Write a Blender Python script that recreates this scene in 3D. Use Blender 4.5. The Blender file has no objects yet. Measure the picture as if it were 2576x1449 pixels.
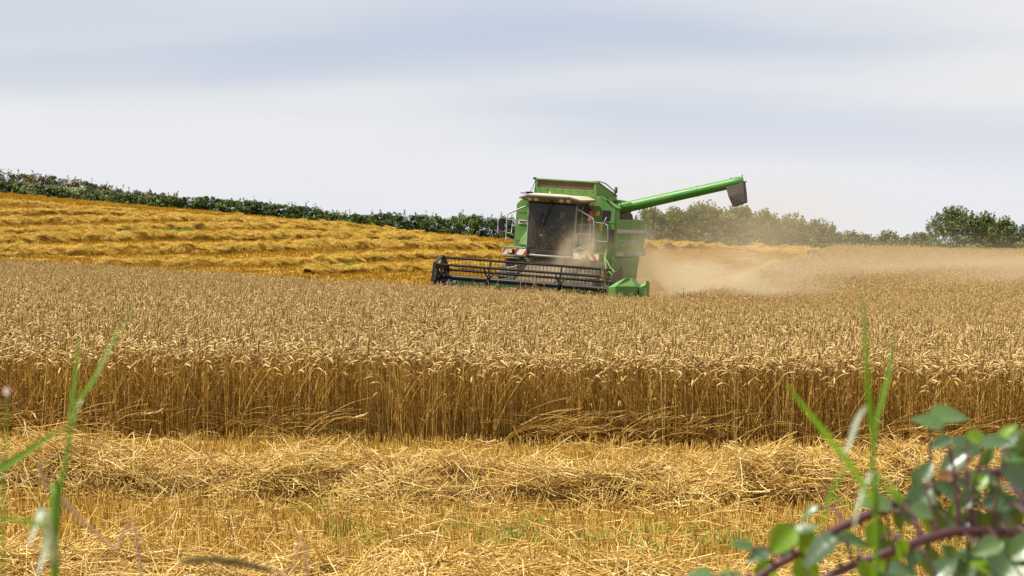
import bpy, bmesh, math, random
import numpy as np
from mathutils import Vector, Matrix, Euler, noise as mnoise

R_ = math.radians
rng = np.random.default_rng(7)
random.seed(7)
scene = bpy.context.scene
COL = scene.collection

# ------------------------------------------------------------------ camera
FPX, CAM_H = 5000.0, 1.95                 # focal length in pixels of a 2575 px wide frame, eye height
PITCH = math.atan(106.5 / FPX)
cam_data = bpy.data.cameras.new('camera')
cam = bpy.data.objects.new('camera', cam_data); COL.objects.link(cam)
cam.location = (0, 0, CAM_H)
cam.rotation_euler = (math.pi / 2 - PITCH, 0, 0)
cam_data.sensor_width = 36.0
cam_data.lens = 36.0 * FPX / 2575.0
cam_data.clip_start = 0.1
cam_data.clip_end = 6000
cam_data.dof.use_dof = True
cam_data.dof.focus_distance = 52.0
cam_data.dof.aperture_fstop = 13.5
scene.camera = cam

# ------------------------------------------------------------------ sun and sky
SUN_DIR = Vector((-0.54, -0.07, 0.82)).normalized()
sun_data = bpy.data.lights.new('sun', 'SUN')
sun_data.energy = 5.0
sun_data.angle = R_(0.6)
sun_data.color = (1.0, 0.93, 0.80)
sun = bpy.data.objects.new('sun', sun_data); COL.objects.link(sun)
sun.rotation_euler = SUN_DIR.to_track_quat('Z', 'Y').to_euler()
sun.location = (-30, 40, 60)

world = bpy.data.worlds.new('World'); scene.world = world
world.use_nodes = True
wn, wl = world.node_tree.nodes, world.node_tree.links
wn.clear()
def N(nodes, typ, **kw):
    n = nodes.new(typ)
    for k, v in kw.items():
        setattr(n, k, v)
    return n
w_out = N(wn, 'ShaderNodeOutputWorld')
w_bg = N(wn, 'ShaderNodeBackground')
w_sky = N(wn, 'ShaderNodeTexSky', sky_type='NISHITA', sun_disc=False)
w_sky.sun_elevation = math.asin(SUN_DIR.z)
w_sky.sun_rotation = math.atan2(SUN_DIR.x, SUN_DIR.y)
w_sky.air_density = 1.0; w_sky.dust_density = 2.0
w_skyk = N(wn, 'ShaderNodeVectorMath', operation='SCALE'); w_skyk.inputs['Scale'].default_value = 0.06
wl.new(w_sky.outputs[0], w_skyk.inputs[0])
w_tc = N(wn, 'ShaderNodeTexCoord')
# cloud sheet: the view direction projected on a high layer, so the streaks flatten towards the horizon
w_sep = N(wn, 'ShaderNodeSeparateXYZ'); wl.new(w_tc.outputs['Generated'], w_sep.inputs[0])
w_abs = N(wn, 'ShaderNodeMath', operation='ABSOLUTE'); wl.new(w_sep.outputs['Z'], w_abs.inputs[0])
w_add = N(wn, 'ShaderNodeMath', operation='ADD'); wl.new(w_abs.outputs[0], w_add.inputs[0]); w_add.inputs[1].default_value = 0.10
w_div = N(wn, 'ShaderNodeVectorMath', operation='DIVIDE')
w_cmb = N(wn, 'ShaderNodeCombineXYZ')
for k in range(3): wl.new(w_add.outputs[0], w_cmb.inputs[k])
wl.new(w_tc.outputs['Generated'], w_div.inputs[0]); wl.new(w_cmb.outputs[0], w_div.inputs[1])
w_map = N(wn, 'ShaderNodeMapping'); wl.new(w_div.outputs[0], w_map.inputs[0])
w_map.inputs['Location'].default_value = (0.3, 9.66, 0.0)
w_map.inputs['Scale'].default_value = (0.26, 0.40, 0.0)
w_n1 = N(wn, 'ShaderNodeTexNoise'); wl.new(w_map.outputs[0], w_n1.inputs['Vector'])
w_n1.inputs['Scale'].default_value = 1.0; w_n1.inputs['Detail'].default_value = 3.2; w_n1.inputs['Roughness'].default_value = 0.42
w_rmp = N(wn, 'ShaderNodeValToRGB'); wl.new(w_n1.outputs['Fac'], w_rmp.inputs[0])
w_rmp.color_ramp.interpolation = 'EASE'
els = w_rmp.color_ramp.elements
els[0].position = 0.34; els[0].color = (0.352, 0.394, 0.478, 1)
els[1].position = 0.56; els[1].color = (0.548, 0.546, 0.548, 1)
w_mix = N(wn, 'ShaderNodeMix', data_type='RGBA'); w_mix.inputs['Factor'].default_value = 0.90
wl.new(w_skyk.outputs[0], w_mix.inputs['A']); wl.new(w_rmp.outputs[0], w_mix.inputs['B'])
# pale haze towards the horizon, all the way round
w_hz = N(wn, 'ShaderNodeMapRange', interpolation_type='SMOOTHSTEP'); wl.new(w_abs.outputs[0], w_hz.inputs['Value'])
w_hz.inputs['From Min'].default_value = 0.105; w_hz.inputs['From Max'].default_value = 0.02; w_hz.inputs['To Max'].default_value = 0.88
w_hmx = N(wn, 'ShaderNodeMix', data_type='RGBA'); wl.new(w_hz.outputs[0], w_hmx.inputs['Factor'])
wl.new(w_mix.outputs['Result'], w_hmx.inputs['A']); w_hmx.inputs['B'].default_value = (0.505, 0.514, 0.538, 1)
wl.new(w_hmx.outputs['Result'], w_bg.inputs['Color'])
w_bg.inputs['Strength'].default_value = 1.0
wl.new(w_bg.outputs[0], w_out.inputs['Surface'])

scene.view_settings.view_transform = 'Standard'
scene.view_settings.look = 'None'
scene.view_settings.exposure = 0.70
scene.view_settings.gamma = 1.0
scene.view_settings.use_curve_mapping = False
scene.render.engine = 'CYCLES'
cy = scene.cycles
cy.use_denoising = True
cy.max_bounces = 6; cy.diffuse_bounces = 3; cy.glossy_bounces = 3; cy.transmission_bounces = 4
cy.transparent_max_bounces = 10; cy.volume_bounces = 1
cy.volume_step_rate = 1.0; cy.volume_max_steps = 96
cy.caustics_reflective = False; cy.caustics_refractive = False
cy.sample_clamp_indirect = 6.0

# ------------------------------------------------------------------ helpers
def tag(o, label=None, cat=None, group=None, kind=None):
    if label: o['label'] = label
    if cat: o['category'] = cat
    if group: o['group'] = group
    if kind: o['kind'] = kind
    return o

def empty(name, loc=(0, 0, 0), rot=(0, 0, 0)):
    o = bpy.data.objects.new(name, None); COL.objects.link(o)
    o.location = loc; o.rotation_euler = rot
    return o

def link(name, mesh, parent=None, mat=None):
    o = bpy.data.objects.new(name, mesh); COL.objects.link(o)
    if mat is not None and not mesh.materials: mesh.materials.append(mat)
    if parent is not None: o.parent = parent
    return o

def at(u, v, y):
    """world point seen at (u, v) of the 2575 px frame, y metres in front of the eye"""
    dx, dz = (u - 1287.5) / FPX, -(v - 724.5) / FPX
    c, s = math.cos(PITCH), math.sin(PITCH)
    ry, rz = c + dz * s, -s + dz * c
    k = y / ry
    return Vector((dx * k, y, CAM_H + rz * k))

class MB:
    """collects shapes into one mesh"""
    def __init__(self): self.v, self.f, self.t = [], [], []
    def add(self, v, f):
        k = len(self.v); self.v += [tuple(p) for p in v]; self.f += [tuple(i + k for i in q) for q in f]
        return self
    def box(self, c, s, rot=None):
        hx, hy, hz = s[0] / 2, s[1] / 2, s[2] / 2
        vs = [Vector((x, y, z)) for z in (-hz, hz) for y in (-hy, hy) for x in (-hx, hx)]
        if rot is not None:
            m = Euler(rot).to_matrix(); vs = [m @ p for p in vs]
        vs = [p + Vector(c) for p in vs]
        return self.add(vs, [(0, 2, 3, 1), (4, 5, 7, 6), (0, 1, 5, 4), (2, 6, 7, 3), (0, 4, 6, 2), (1, 3, 7, 5)])
    def prism(self, poly, a, b, axis='y'):
        """poly: 2-d outline; extruded from a to b along axis"""
        n = len(poly)
        def p3(p, d):
            return {'y': (p[0], d, p[1]), 'x': (d, p[0], p[1]), 'z': (p[0], p[1], d)}[axis]
        vs = [p3(p, a) for p in poly] + [p3(p, b) for p in poly]
        fs = [tuple(range(n))[::-1], tuple(range(n, 2 * n))] + [(i, (i + 1) % n, n + (i + 1) % n, n + i) for i in range(n)]
        return self.add(vs, fs)
    def loft(self, rings, cap=True, closed=True):
        n = len(rings[0]); vs = [p for r in rings for p in r]; fs = []
        for i in range(len(rings) - 1):
            for j in range(n if closed else n - 1):
                a, b = i * n + j, i * n + (j + 1) % n
                fs.append((a, b, b + n, a + n))
        if cap and closed:
            fs.append(tuple(range(n))[::-1]); fs.append(tuple(range(len(vs) - n, len(vs))))
        return self.add(vs, fs)
    def tube(self, pts, r, n=8, cap=True):
        pts = [Vector(p) for p in pts]
        rs = r if isinstance(r, (list, tuple)) else [r] * len(pts)
        rings = []; up = Vector((0, 0, 1))
        for i, p in enumerate(pts):
            d = (pts[min(i + 1, len(pts) - 1)] - pts[max(i - 1, 0)]).normalized()
            a = d.cross(up)
            if a.length < 0.2: a = d.cross(Vector((1, 0, 0)))
            a.normalize(); b = a.cross(d).normalized()
            up = b
            rings.append([p + (a * math.cos(k * 2 * math.pi / n) + b * math.sin(k * 2 * math.pi / n)) * rs[i] for k in range(n)])
        return self.loft(rings, cap)
    def lathe(self, prof, c, axis='x', n=28):
        """prof: (distance along axis, radius)"""
        rings = []
        for d, r in prof:
            ring = []
            for k in range(n):
                t = 2 * math.pi * k / n
                q = {'x': (d, r * math.cos(t), r * math.sin(t)), 'y': (r * math.cos(t), d, r * math.sin(t)), 'z': (r * math.cos(t), r * math.sin(t), d)}[axis]
                ring.append((c[0] + q[0], c[1] + q[1], c[2] + q[2]))
            rings.append(ring)
        return self.loft(rings)
    def mesh(self, name, mat=None, smooth=False, fix=True):
        me = bpy.data.meshes.new(name); me.from_pydata(self.v, [], self.f)
        if fix:
            bm = bmesh.new(); bm.from_mesh(me); bmesh.ops.recalc_face_normals(bm, faces=bm.faces); bm.to_mesh(me); bm.free()
        if mat: me.materials.append(mat)
        if smooth: me.polygons.foreach_set('use_smooth', [True] * len(me.polygons))
        me.update()
        return me
    def build(self, name, mat, parent=None, smooth=False, bevel=0.0, auto=False):
        o = link(name, self.mesh(name, mat, smooth), parent)
        if bevel:
            b = o.modifiers.new('bevel', 'BEVEL'); b.width = bevel; b.segments = 2; b.limit_method = 'ANGLE'; b.angle_limit = R_(40)
        if auto:
            o.data.polygons.foreach_set('use_smooth', [True] * len(o.data.polygons))
            try:
                o.data.set_sharp_from_angle(angle=R_(38))
            except Exception: pass
        return o

def np_mesh(name, verts, faces, mat, tone=None, smooth=False):
    """fast mesh from numpy arrays; faces (n,3) or (n,4); tone: one value per vertex"""
    me = bpy.data.meshes.new(name)
    verts = np.asarray(verts, dtype=np.float32); faces = np.asarray(faces, dtype=np.int32)
    k = faces.shape[1]
    me.vertices.add(len(verts)); me.vertices.foreach_set('co', verts.ravel())
    me.loops.add(faces.size); me.loops.foreach_set('vertex_index', faces.ravel())
    me.polygons.add(len(faces))
    me.polygons.foreach_set('loop_start', np.arange(0, faces.size, k, dtype=np.int32))
    if smooth: me.polygons.foreach_set('use_smooth', np.ones(len(faces), dtype=bool))
    me.update(calc_edges=True)
    if tone is not None:
        a = me.attributes.new('tone', 'FLOAT', 'POINT'); a.data.foreach_set('value', np.asarray(tone, dtype=np.float32))
    if mat: me.materials.append(mat)
    return me

# ------------------------------------------------------------------ materials
def new_mat(name):
    m = bpy.data.materials.new(name); m.use_nodes = True
    return m, m.node_tree.nodes, m.node_tree.links, m.node_tree.nodes['Principled BSDF']

def ramp(nodes, stops):
    r = nodes.new('ShaderNodeValToRGB'); el = r.color_ramp.elements
    el[0].position, el[0].color = stops[0][0], (*stops[0][1], 1)
    el[1].position, el[1].color = stops[-1][0], (*stops[-1][1], 1)
    for p, c in stops[1:-1]:
        q = el.new(p); q.color = (*c, 1)
    return r

def plant_mat(name, stops, trans=0.25, rough=0.55, spec=0.25, noise_amt=0.0):
    """dry or green plant matter: colour by the piece's own tone, some light passes through"""
    m, n, l, b = new_mat(name)
    a = N(n, 'ShaderNodeAttribute', attribute_name='tone')
    r = ramp(n, stops); l.new(a.outputs['Fac'], r.inputs[0])
    l.new(r.outputs[0], b.inputs['Base Color'])
    b.inputs['Roughness'].default_value = rough
    b.inputs['Specular IOR Level'].default_value = spec
    if trans:
        t = N(n, 'ShaderNodeBsdfTranslucent'); l.new(r.outputs[0], t.inputs[0])
        mx = N(n, 'ShaderNodeMixShader'); mx.inputs[0].default_value = trans
        l.new(b.outputs[0], mx.inputs[1]); l.new(t.outputs[0], mx.inputs[2])
        l.new(mx.outputs[0], n['Material Output'].inputs['Surface'])
    return m

def paint_mat(name, col, rough=0.4, dirt=0.35, dirt_col=(0.33, 0.25, 0.14), scale=3.0, metal=0.0, spec=0.5):
    """machine paint under a film of field dust, patchy and streaked"""
    m, n, l, b = new_mat(name)
    tc = N(n, 'ShaderNodeTexCoord')
    mp = N(n, 'ShaderNodeMapping'); mp.inputs['Scale'].default_value = (1, 1, 0.45); l.new(tc.outputs['Object'], mp.inputs[0])
    nz = N(n, 'ShaderNodeTexNoise'); nz.inputs['Scale'].default_value = scale; nz.inputs['Detail'].default_value = 8; nz.inputs['Roughness'].default_value = 0.65
    l.new(mp.outputs[0], nz.inputs['Vector'])
    r = ramp(n, [(0.35, (0, 0, 0)), (0.75, (1, 1, 1))]); l.new(nz.outputs['Fac'], r.inputs[0])
    mul = N(n, 'ShaderNodeMath', operation='MULTIPLY_ADD'); l.new(r.outputs[0], mul.inputs[0]); mul.inputs[1].default_value = dirt; mul.inputs[2].default_value = dirt * 0.25
    mx = N(n, 'ShaderNodeMix', data_type='RGBA'); l.new(mul.outputs[0], mx.inputs['Factor'])
    mx.inputs['A'].default_value = (*col, 1); mx.inputs['B'].default_value = (*dirt_col, 1)
    l.new(mx.outputs['Result'], b.inputs['Base Color'])
    rr = N(n, 'ShaderNodeMath', operation='MULTIPLY_ADD'); l.new(mul.outputs[0], rr.inputs[0]); rr.inputs[1].default_value = 0.6; rr.inputs[2].default_value = rough
    l.new(rr.outputs[0], b.inputs['Roughness'])
    b.inputs['Metallic'].default_value = metal
    b.inputs['Specular IOR Level'].default_value = spec
    return m

M = {}
# ------------------------------------------------------------------ terrain
TY = np.array([-10, 8, 12, 20, 40, 62, 70, 80, 100, 115, 130, 160, 220, 400], float)
TT = np.array([-0.40, -0.2575, -0.13, 0.0, 0.13, 0.2575, 0.40])
TZ = np.array([
    [0.10, 0.07, 0.03, 0, -0.03, -0.05, -0.07],
    [0.08, 0.06, 0.03, 0, -0.03, -0.05, -0.07],
    [0.08, 0.06, 0.03, 0, -0.03, -0.05, -0.07],
    [0.14, 0.08, 0.04, 0, -0.05, -0.06, -0.06],
    [0.36, 0.22, 0.06, -0.10, -0.33, -0.40, -0.40],
    [0.60, 0.34, 0.02, -0.27, -0.72, -0.75, -0.70],
    [0.80, 0.46, 0.16, -0.09, -0.48, -0.48, -0.45],
    [2.00, 1.42, 0.95, 0.40, 0.02, -0.10, -0.10],
    [4.40, 3.10, 2.30, 1.22, 0.82, 0.52, 0.45],
    [6.00, 4.25, 3.12, 1.78, 1.22, 0.80, 0.75],
    [7.40, 5.35, 3.85, 2.28, 1.52, 0.98, 0.95],
    [7.90, 5.60, 3.95, 2.15, 1.35, 0.85, 0.80],
    [7.0, 4.6, 2.9, 1.0, 0.2, 0.0, 0.0],
    [0.0, -1.0, -2.0, -3.0, -4.0, -4.0, -4.0]])
def _tangents(xs, Y, axis):
    d = np.gradient(Y, xs, axis=axis)
    return d
_DZY = _tangents(TY, TZ, 0)
def _hermite(x, x0, x1, p0, p1, m0, m1):
    h = x1 - x0; t = (x - x0) / h
    t2, t3 = t * t, t * t * t
    return (2*t3-3*t2+1)*p0 + (t3-2*t2+t)*h*m0 + (-2*t3+3*t2)*p1 + (t3-t2)*h*m1
def ground(X, Y):
    """height of the ground; works on arrays"""
    X = np.asarray(X, float); Y = np.asarray(Y, float)
    yc = np.clip(Y, TY[0], TY[-1] - 1e-6)
    t = np.clip(X / np.maximum(Y, 8.0), TT[0], TT[-1] - 1e-9)
    i = np.clip(np.searchsorted(TY, yc, side='right') - 1, 0, len(TY) - 2)
    cols = [_hermite(yc, TY[i], TY[i+1], TZ[i, k], TZ[i+1, k], _DZY[i, k], _DZY[i+1, k]) for k in range(len(TT))]
    C = np.stack(cols, -1)
    D = np.gradient(C, TT, axis=-1)
    j = np.clip(np.searchsorted(TT, t, side='right') - 1, 0, len(TT) - 2)
    take = lambda A, q: np.take_along_axis(A, q[..., None], -1)[..., 0]
    z = _hermite(t, TT[j], TT[j+1], take(C, j), take(C, j+1), take(D, j), take(D, j+1))
    # bank the viewer stands on
    b = np.clip((5.2 - Y) / 2.6, 0, 1); z = z + 0.95 * b * b * (3 - 2 * b)
    far = np.clip((Y - 400) / 2000, 0, 1); z = z - 40 * far
    z = z + 0.03 * np.sin(X * 0.9 + Y * 0.37) * np.sin(Y * 0.53 - X * 0.21)
    return z
def gz(x, y): return float(ground(np.array([x]), np.array([y]))[0])

def drop(u, v, y0=9.0, y1=180.0, lift=0.0):
    """where the sight line through (u, v) meets the ground"""
    ys = np.linspace(y0, y1, 900)
    a, b = at(u, v, 1.0), at(u, v, 2.0)
    d = b - a
    X = a.x + d.x * (ys - 1); Z = a.z + d.z * (ys - 1)
    hit = np.where(Z <= ground(X, ys) + lift)[0]
    k = hit[0] if len(hit) else len(ys) - 1
    return float(X[k]), float(ys[k])

# ------------------------------------------------------------------ the ground
def ground_material():
    m, n, l, b = new_mat('stubble_soil')
    tc = N(n, 'ShaderNodeTexCoord')
    a = N(n, 'ShaderNodeTexNoise'); a.inputs['Scale'].default_value = 1.7; a.inputs['Detail'].default_value = 9; a.inputs['Roughness'].default_value = 0.7
    l.new(tc.outputs['Object'], a.inputs['Vector'])
    r = ramp(n, [(0.30, (0.17, 0.100, 0.030)), (0.50, (0.40, 0.25, 0.050)), (0.72, (0.56, 0.37, 0.09))]); l.new(a.outputs['Fac'], r.inputs[0])
    f = N(n, 'ShaderNodeTexNoise'); f.inputs['Scale'].default_value = 26; f.inputs['Detail'].default_value = 6
    l.new(tc.outputs['Object'], f.inputs['Vector'])
    mx = N(n, 'ShaderNodeMix', data_type='RGBA', blend_type='MULTIPLY'); mx.inputs['Factor'].default_value = 0.8
    r2 = ramp(n, [(0.3, (0.45, 0.42, 0.36)), (0.7, (1.15, 1.1, 1.0))]); l.new(f.outputs['Fac'], r2.inputs[0])
    l.new(r.outputs[0], mx.inputs['A']); l.new(r2.outputs[0], mx.inputs['B'])
    l.new(mx.outputs['Result'], b.inputs['Base Color']); b.inputs['Roughness'].default_value = 0.95
    b.inputs['Specular IOR Level'].default_value = 0.1
    bp = N(n, 'ShaderNodeBump'); bp.inputs['Strength'].default_value = 0.7; bp.inputs['Distance'].default_value = 0.06
    l.new(f.outputs['Fac'], bp.inputs['Height']); l.new(bp.outputs[0], b.inputs['Normal'])
    return m
M['soil'] = ground_material()
ys = np.concatenate([np.arange(-12, 24, 0.5), np.arange(24, 164, 1.0), np.arange(164, 430, 8.0), np.geomspace(430, 3500, 14)])
ts = np.concatenate([np.linspace(-4, -0.46, 16), np.linspace(-0.44, 0.44, 111), np.linspace(0.46, 4, 16)])
GY, GT = np.meshgrid(ys, ts, indexing='ij'); GX = GT * np.maximum(GY, 8.0)
GZ = ground(GX, GY)
nr, nc = GX.shape
idx = np.arange(nr * nc).reshape(nr, nc)
fc = np.stack([idx[:-1, :-1], idx[:-1, 1:], idx[1:, 1:], idx[1:, :-1]], -1).reshape(-1, 4)
g = link('ground', np_mesh('ground', np.stack([GX, GY, GZ], -1).reshape(-1, 3), fc, M['soil'], smooth=True))
tag(g, 'gently sloping harvested field soil with golden straw litter', 'field', kind='structure')

# ------------------------------------------------------------------ plant pieces
M['ear'] = plant_mat('wheat_ear', [(0.0, (0.14, 0.080, 0.021)), (0.25, (0.38, 0.245, 0.080)), (0.7, (0.57, 0.400, 0.160)), (1.0, (0.72, 0.555, 0.28))], 0.18, 0.5, 0.3)
M['stem'] = plant_mat('wheat_stem', [(0.0, (0.30, 0.160, 0.024)), (0.5, (0.64, 0.405, 0.080)), (1.0, (0.84, 0.65, 0.25))], 0.45, 0.45, 0.4)
M['straw'] = plant_mat('cut_straw', [(0.0, (0.36, 0.195, 0.032)), (0.45, (0.63, 0.405, 0.090)), (0.85, (0.80, 0.59, 0.195)), (1.0, (0.88, 0.73, 0.36))], 0.18, 0.38, 0.5)
M['straw_far'] = plant_mat('golden_straw', [(0.0, (0.34, 0.185, 0.010)), (0.45, (0.67, 0.415, 0.034)), (1.0, (0.88, 0.68, 0.18))], 0.18, 0.5, 0.35)
M['stub'] = plant_mat('stubble_stem', [(0.0, (0.28, 0.150, 0.022)), (0.6, (0.55, 0.345, 0.068)), (1.0, (0.74, 0.54, 0.16))], 0.2, 0.5, 0.3)
M['stub_far'] = plant_mat('golden_stubble', [(0.0, (0.27, 0.135, 0.005)), (0.6, (0.42, 0.230, 0.009)), (1.0, (0.53, 0.32, 0.020))], 0.2, 0.6, 0.2)
M['weed'] = plant_mat('green_shoots', [(0.0, (0.06, 0.13, 0.012)), (1.0, (0.20, 0.34, 0.03))], 0.35, 0.5, 0.3)
M['mound'] = plant_mat('straw_heap', [(0.0, (0.10, 0.055, 0.014)), (1.0, (0.26, 0.155, 0.04))], 0.0, 0.8, 0.1)  # swath core coloured dark brown to paint in shade between the straws
M['mound_far'] = plant_mat('golden_straw_heap', [(0.0, (0.12, 0.060, 0.006)), (1.0, (0.24, 0.13, 0.012))], 0.0, 0.8, 0.1)  # far swath core, shade of hollows and base put into the colour

def sweep(C, rad, n=3, tone=None, spin=None):
    """C: (S,K,3) centre lines, rad: (S,K); returns verts, quads, tone per vertex"""
    S, K, _ = C.shape
    T = np.gradient(C, axis=1); T /= np.linalg.norm(T, axis=2, keepdims=True) + 1e-9
    ref = rng.normal(size=(S, 1, 3)); ref[..., 2] *= 0.3
    A = np.cross(T, ref); A /= np.linalg.norm(A, axis=2, keepdims=True) + 1e-9
    B = np.cross(T, A)
    ang = np.arange(n) * 2 * np.pi / n
    V = C[:, :, None, :] + rad[:, :, None, None] * (A[:, :, None, :] * np.cos(ang)[None, None, :, None] + B[:, :, None, :] * np.sin(ang)[None, None, :, None])
    ids = np.arange(S * K * n).reshape(S, K, n)
    q = np.stack([ids[:, :-1, :], np.roll(ids, -1, 2)[:, :-1, :], np.roll(ids, -1, 2)[:, 1:, :], ids[:, 1:, :]], -1).reshape(-1, 4)
    tn = np.broadcast_to((tone if tone is not None else rng.random(S))[:, None, None], (S, K, n)).reshape(-1)
    return V.reshape(-1, 3), q, tn

def ribbon(C, W, tone):
    """flat blades; W (S,K,3): half-width vectors"""
    S, K, _ = C.shape
    V = np.stack([C - W, C + W], 2)
    ids = np.arange(S * K * 2).reshape(S, K, 2)
    q = np.stack([ids[:, :-1, 0], ids[:, :-1, 1], ids[:, 1:, 1], ids[:, 1:, 0]], -1).reshape(-1, 4)
    return V.reshape(-1, 3), q, np.broadcast_to(tone[:, None, None], (S, K, 2)).reshape(-1)

def join(parts):
    """parts: (verts, quads, tone, material index)"""
    off = 0; V = []; Q = []; T = []; MI = []
    for v, q, t, mi in parts:
        V.append(v); Q.append(q + off); T.append(t); MI.append(np.full(len(q), mi)); off += len(v)
    return np.concatenate(V), np.concatenate(Q), np.concatenate(T), np.concatenate(MI)

def patch_mesh(name, parts, mats, smooth=False):
    v, q, t, mi = join(parts)
    me = np_mesh(name, v, q, None, t, smooth)
    for m in mats: me.materials.append(m)
    me.polygons.foreach_set('material_index', mi.astype(np.int32))
    return me

def wheat_stalks(base, h, lean, lean_dir, droop, tone, thick=1.0, ears=1.0):
    """upright stalks with a nodding ear; all arrays of length S"""
    S = len(h)
    K = 6
    s = np.linspace(0, 1, K)[None, :]
    dx, dy = np.cos(lean_dir)[:, None], np.sin(lean_dir)[:, None]
    a = lean[:, None] * (0.45 + 0.85 * s)
    # integrate direction along the stem
    seg = h[:, None] / (K - 1)
    hor = np.concatenate([np.zeros((S, 1)), np.cumsum(np.sin(a[:, 1:]) * seg, 1)], 1)
    ver = np.concatenate([np.zeros((S, 1)), np.cumsum(np.cos(a[:, 1:]) * seg, 1)], 1)
    C = np.stack([base[:, 0:1] + hor * dx, base[:, 1:2] + hor * dy, ver], -1)
    rad = np.linspace(0.0030, 0.0017, K)[None, :] * np.ones((S, 1))
    p1 = sweep(C, rad * thick, 3, tone * (0.8 if thick == 1.0 else 1.0)) + (0,)
    # neck and ear continue the bend
    L = rng.uniform(0.07, 0.105, S)
    KE = 8
    u = np.linspace(0, 1, KE)[None, :]
    ed = lean_dir + rng.normal(0, 0.5, S)
    ex, ey = np.cos(ed)[:, None], np.sin(ed)[:, None]
    a0 = a[:, -1:]
    ang = a0 + (droop[:, None] - a0) * np.clip(u * 1.5, 0, 1) ** 0.8
    neck = np.where(u < 0.35, 0.13, 1.0)
    step = np.concatenate([np.full((S, 2), 0.03), np.repeat(L[:, None] / (KE - 3), KE - 3, 1)], 1)
    h2 = np.concatenate([np.zeros((S, 1)), np.cumsum(np.sin(ang[:, 1:]) * step, 1)], 1)
    v2 = np.concatenate([np.zeros((S, 1)), np.cumsum(np.cos(ang[:, 1:]) * step, 1)], 1)
    E = np.stack([C[:, -1, 0:1] + h2 * ex, C[:, -1, 1:2] + h2 * ey, C[:, -1, 2:3] + v2], -1)
    prof = np.array([0.0016, 0.0016, 0.0048, 0.0090, 0.0074, 0.0088, 0.0065, 0.0018])
    er = prof[None, :] * rng.uniform(0.85, 1.15, (S, 1))
    et = np.clip(tone * 0.55 + rng.random(S) * 0.5, 0, 1)
    kp = rng.random(S) < ears
    p2 = sweep(E[kp], er[kp], 4, et[kp]) + (1,)
    return [p1, p2]

def dry_leaves(base, h, n, tone_hi=0.9):
    i = rng.integers(0, len(h), n)
    b = np.zeros((n, 3)); b[:, :2] = base[i] + rng.normal(0, 0.01, (n, 2)); b[:, 2] = h[i] * rng.uniform(0.2, 0.8, n)
    d = rng.uniform(0, 2 * np.pi, n); L = rng.uniform(0.08, 0.2, n)
    K = 5; s = np.linspace(0, 1, K)[None, :]
    a = R_(25) + R_(120) * s * rng.uniform(0.5, 1.2, (n, 1))
    hor = np.cumsum(np.sin(a) * L[:, None] / K, 1); ver = np.cumsum(np.cos(a) * L[:, None] / K, 1)
    C = np.stack([b[:, 0:1] + hor * np.cos(d)[:, None], b[:, 1:2] + hor * np.sin(d)[:, None], b[:, 2:3] + ver], -1)
    W = np.stack([-np.sin(d), np.cos(d), np.zeros(n)], -1)[:, None, :] * (0.005 * np.array([1, 1, 0.8, 0.6, 0.15]))[None, :, None]
    return ribbon(C, W, rng.uniform(0.05, tone_hi, n)) + (0,)

LIB = {}
def library(key, meshes):
    c = bpy.data.collections.new(key)
    for k, me in enumerate(meshes):
        o = bpy.data.objects.new('%s_%02d' % (key, k), me); c.objects.link(o)
    LIB[key] = (c, len(meshes))

def wheat_patch(k, kind):
    if kind == 'field':
        S = 80
        r = 0.34 * np.sqrt(rng.random(S)); t = rng.uniform(0, 2 * np.pi, S)
        base = np.stack([r * np.cos(t), r * np.sin(t)], -1)
        h = rng.normal(0.79, 0.045, S); lean = np.abs(rng.normal(0, 0.07, S)); ld = rng.uniform(0, 2 * np.pi, S)
        nl = 26
    elif kind == 'edge':
        S = 72
        base = np.stack([rng.uniform(-0.4, 0.4, S), rng.uniform(0, 0.28, S)], -1)
        h = rng.normal(0.79, 0.05, S); lean = np.abs(rng.normal(0, 0.09, S)); ld = rng.uniform(0, 2 * np.pi, S)
        w = rng.random(S) < 0.27
        lean[w] = rng.uniform(0.2, 0.62, w.sum()); ld[w] = np.where(rng.random(w.sum()) < 0.72, rng.normal(-0.15, 0.45, w.sum()), rng.normal(3.3, 0.5, w.sum()))
        nl = 46
    else:   # lodged
        S = 24
        base = np.stack([rng.uniform(-0.4, 0.4, S), rng.uniform(-0.02, 0.2, S)], -1)
        h = rng.normal(0.72, 0.09, S); lean = rng.uniform(1.0, 1.5, S); ld = np.where(rng.random(S) < 0.75, rng.normal(-0.1, 0.4, S), rng.normal(3.2, 0.4, S))
        nl = 8
    droop = np.clip(rng.normal(1.55, 0.55, S), 0.1, 2.7)
    up = rng.random(S) < 0.12
    droop[up] = rng.uniform(0.05, 0.35, up.sum()); h[up] += 0.03
    tone = np.clip(rng.normal(0.40 + 0.022 * k if kind == 'field' else 0.66, 0.28, S), 0, 1)
    tone[up] *= 0.25
    if kind == 'lodged': tone *= 0.8
    parts = wheat_stalks(base, h, lean, ld, droop, tone, {'field': 1.0, 'edge': 1.3, 'lodged': 1.1}[kind], 0.12 if kind == 'lodged' else 1.0)
    parts.append(dry_leaves(base, h, nl))
    return patch_mesh('wheat_%s_%d' % (kind, k), parts, [M['stem'], M['ear']])
library('wheat_field', [wheat_patch(k, 'field') for k in range(10)])
library('wheat_edge', [wheat_patch(k, 'edge') for k in range(7)])
library('wheat_lodged', [wheat_patch(k, 'lodged') for k in range(6)])

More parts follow.
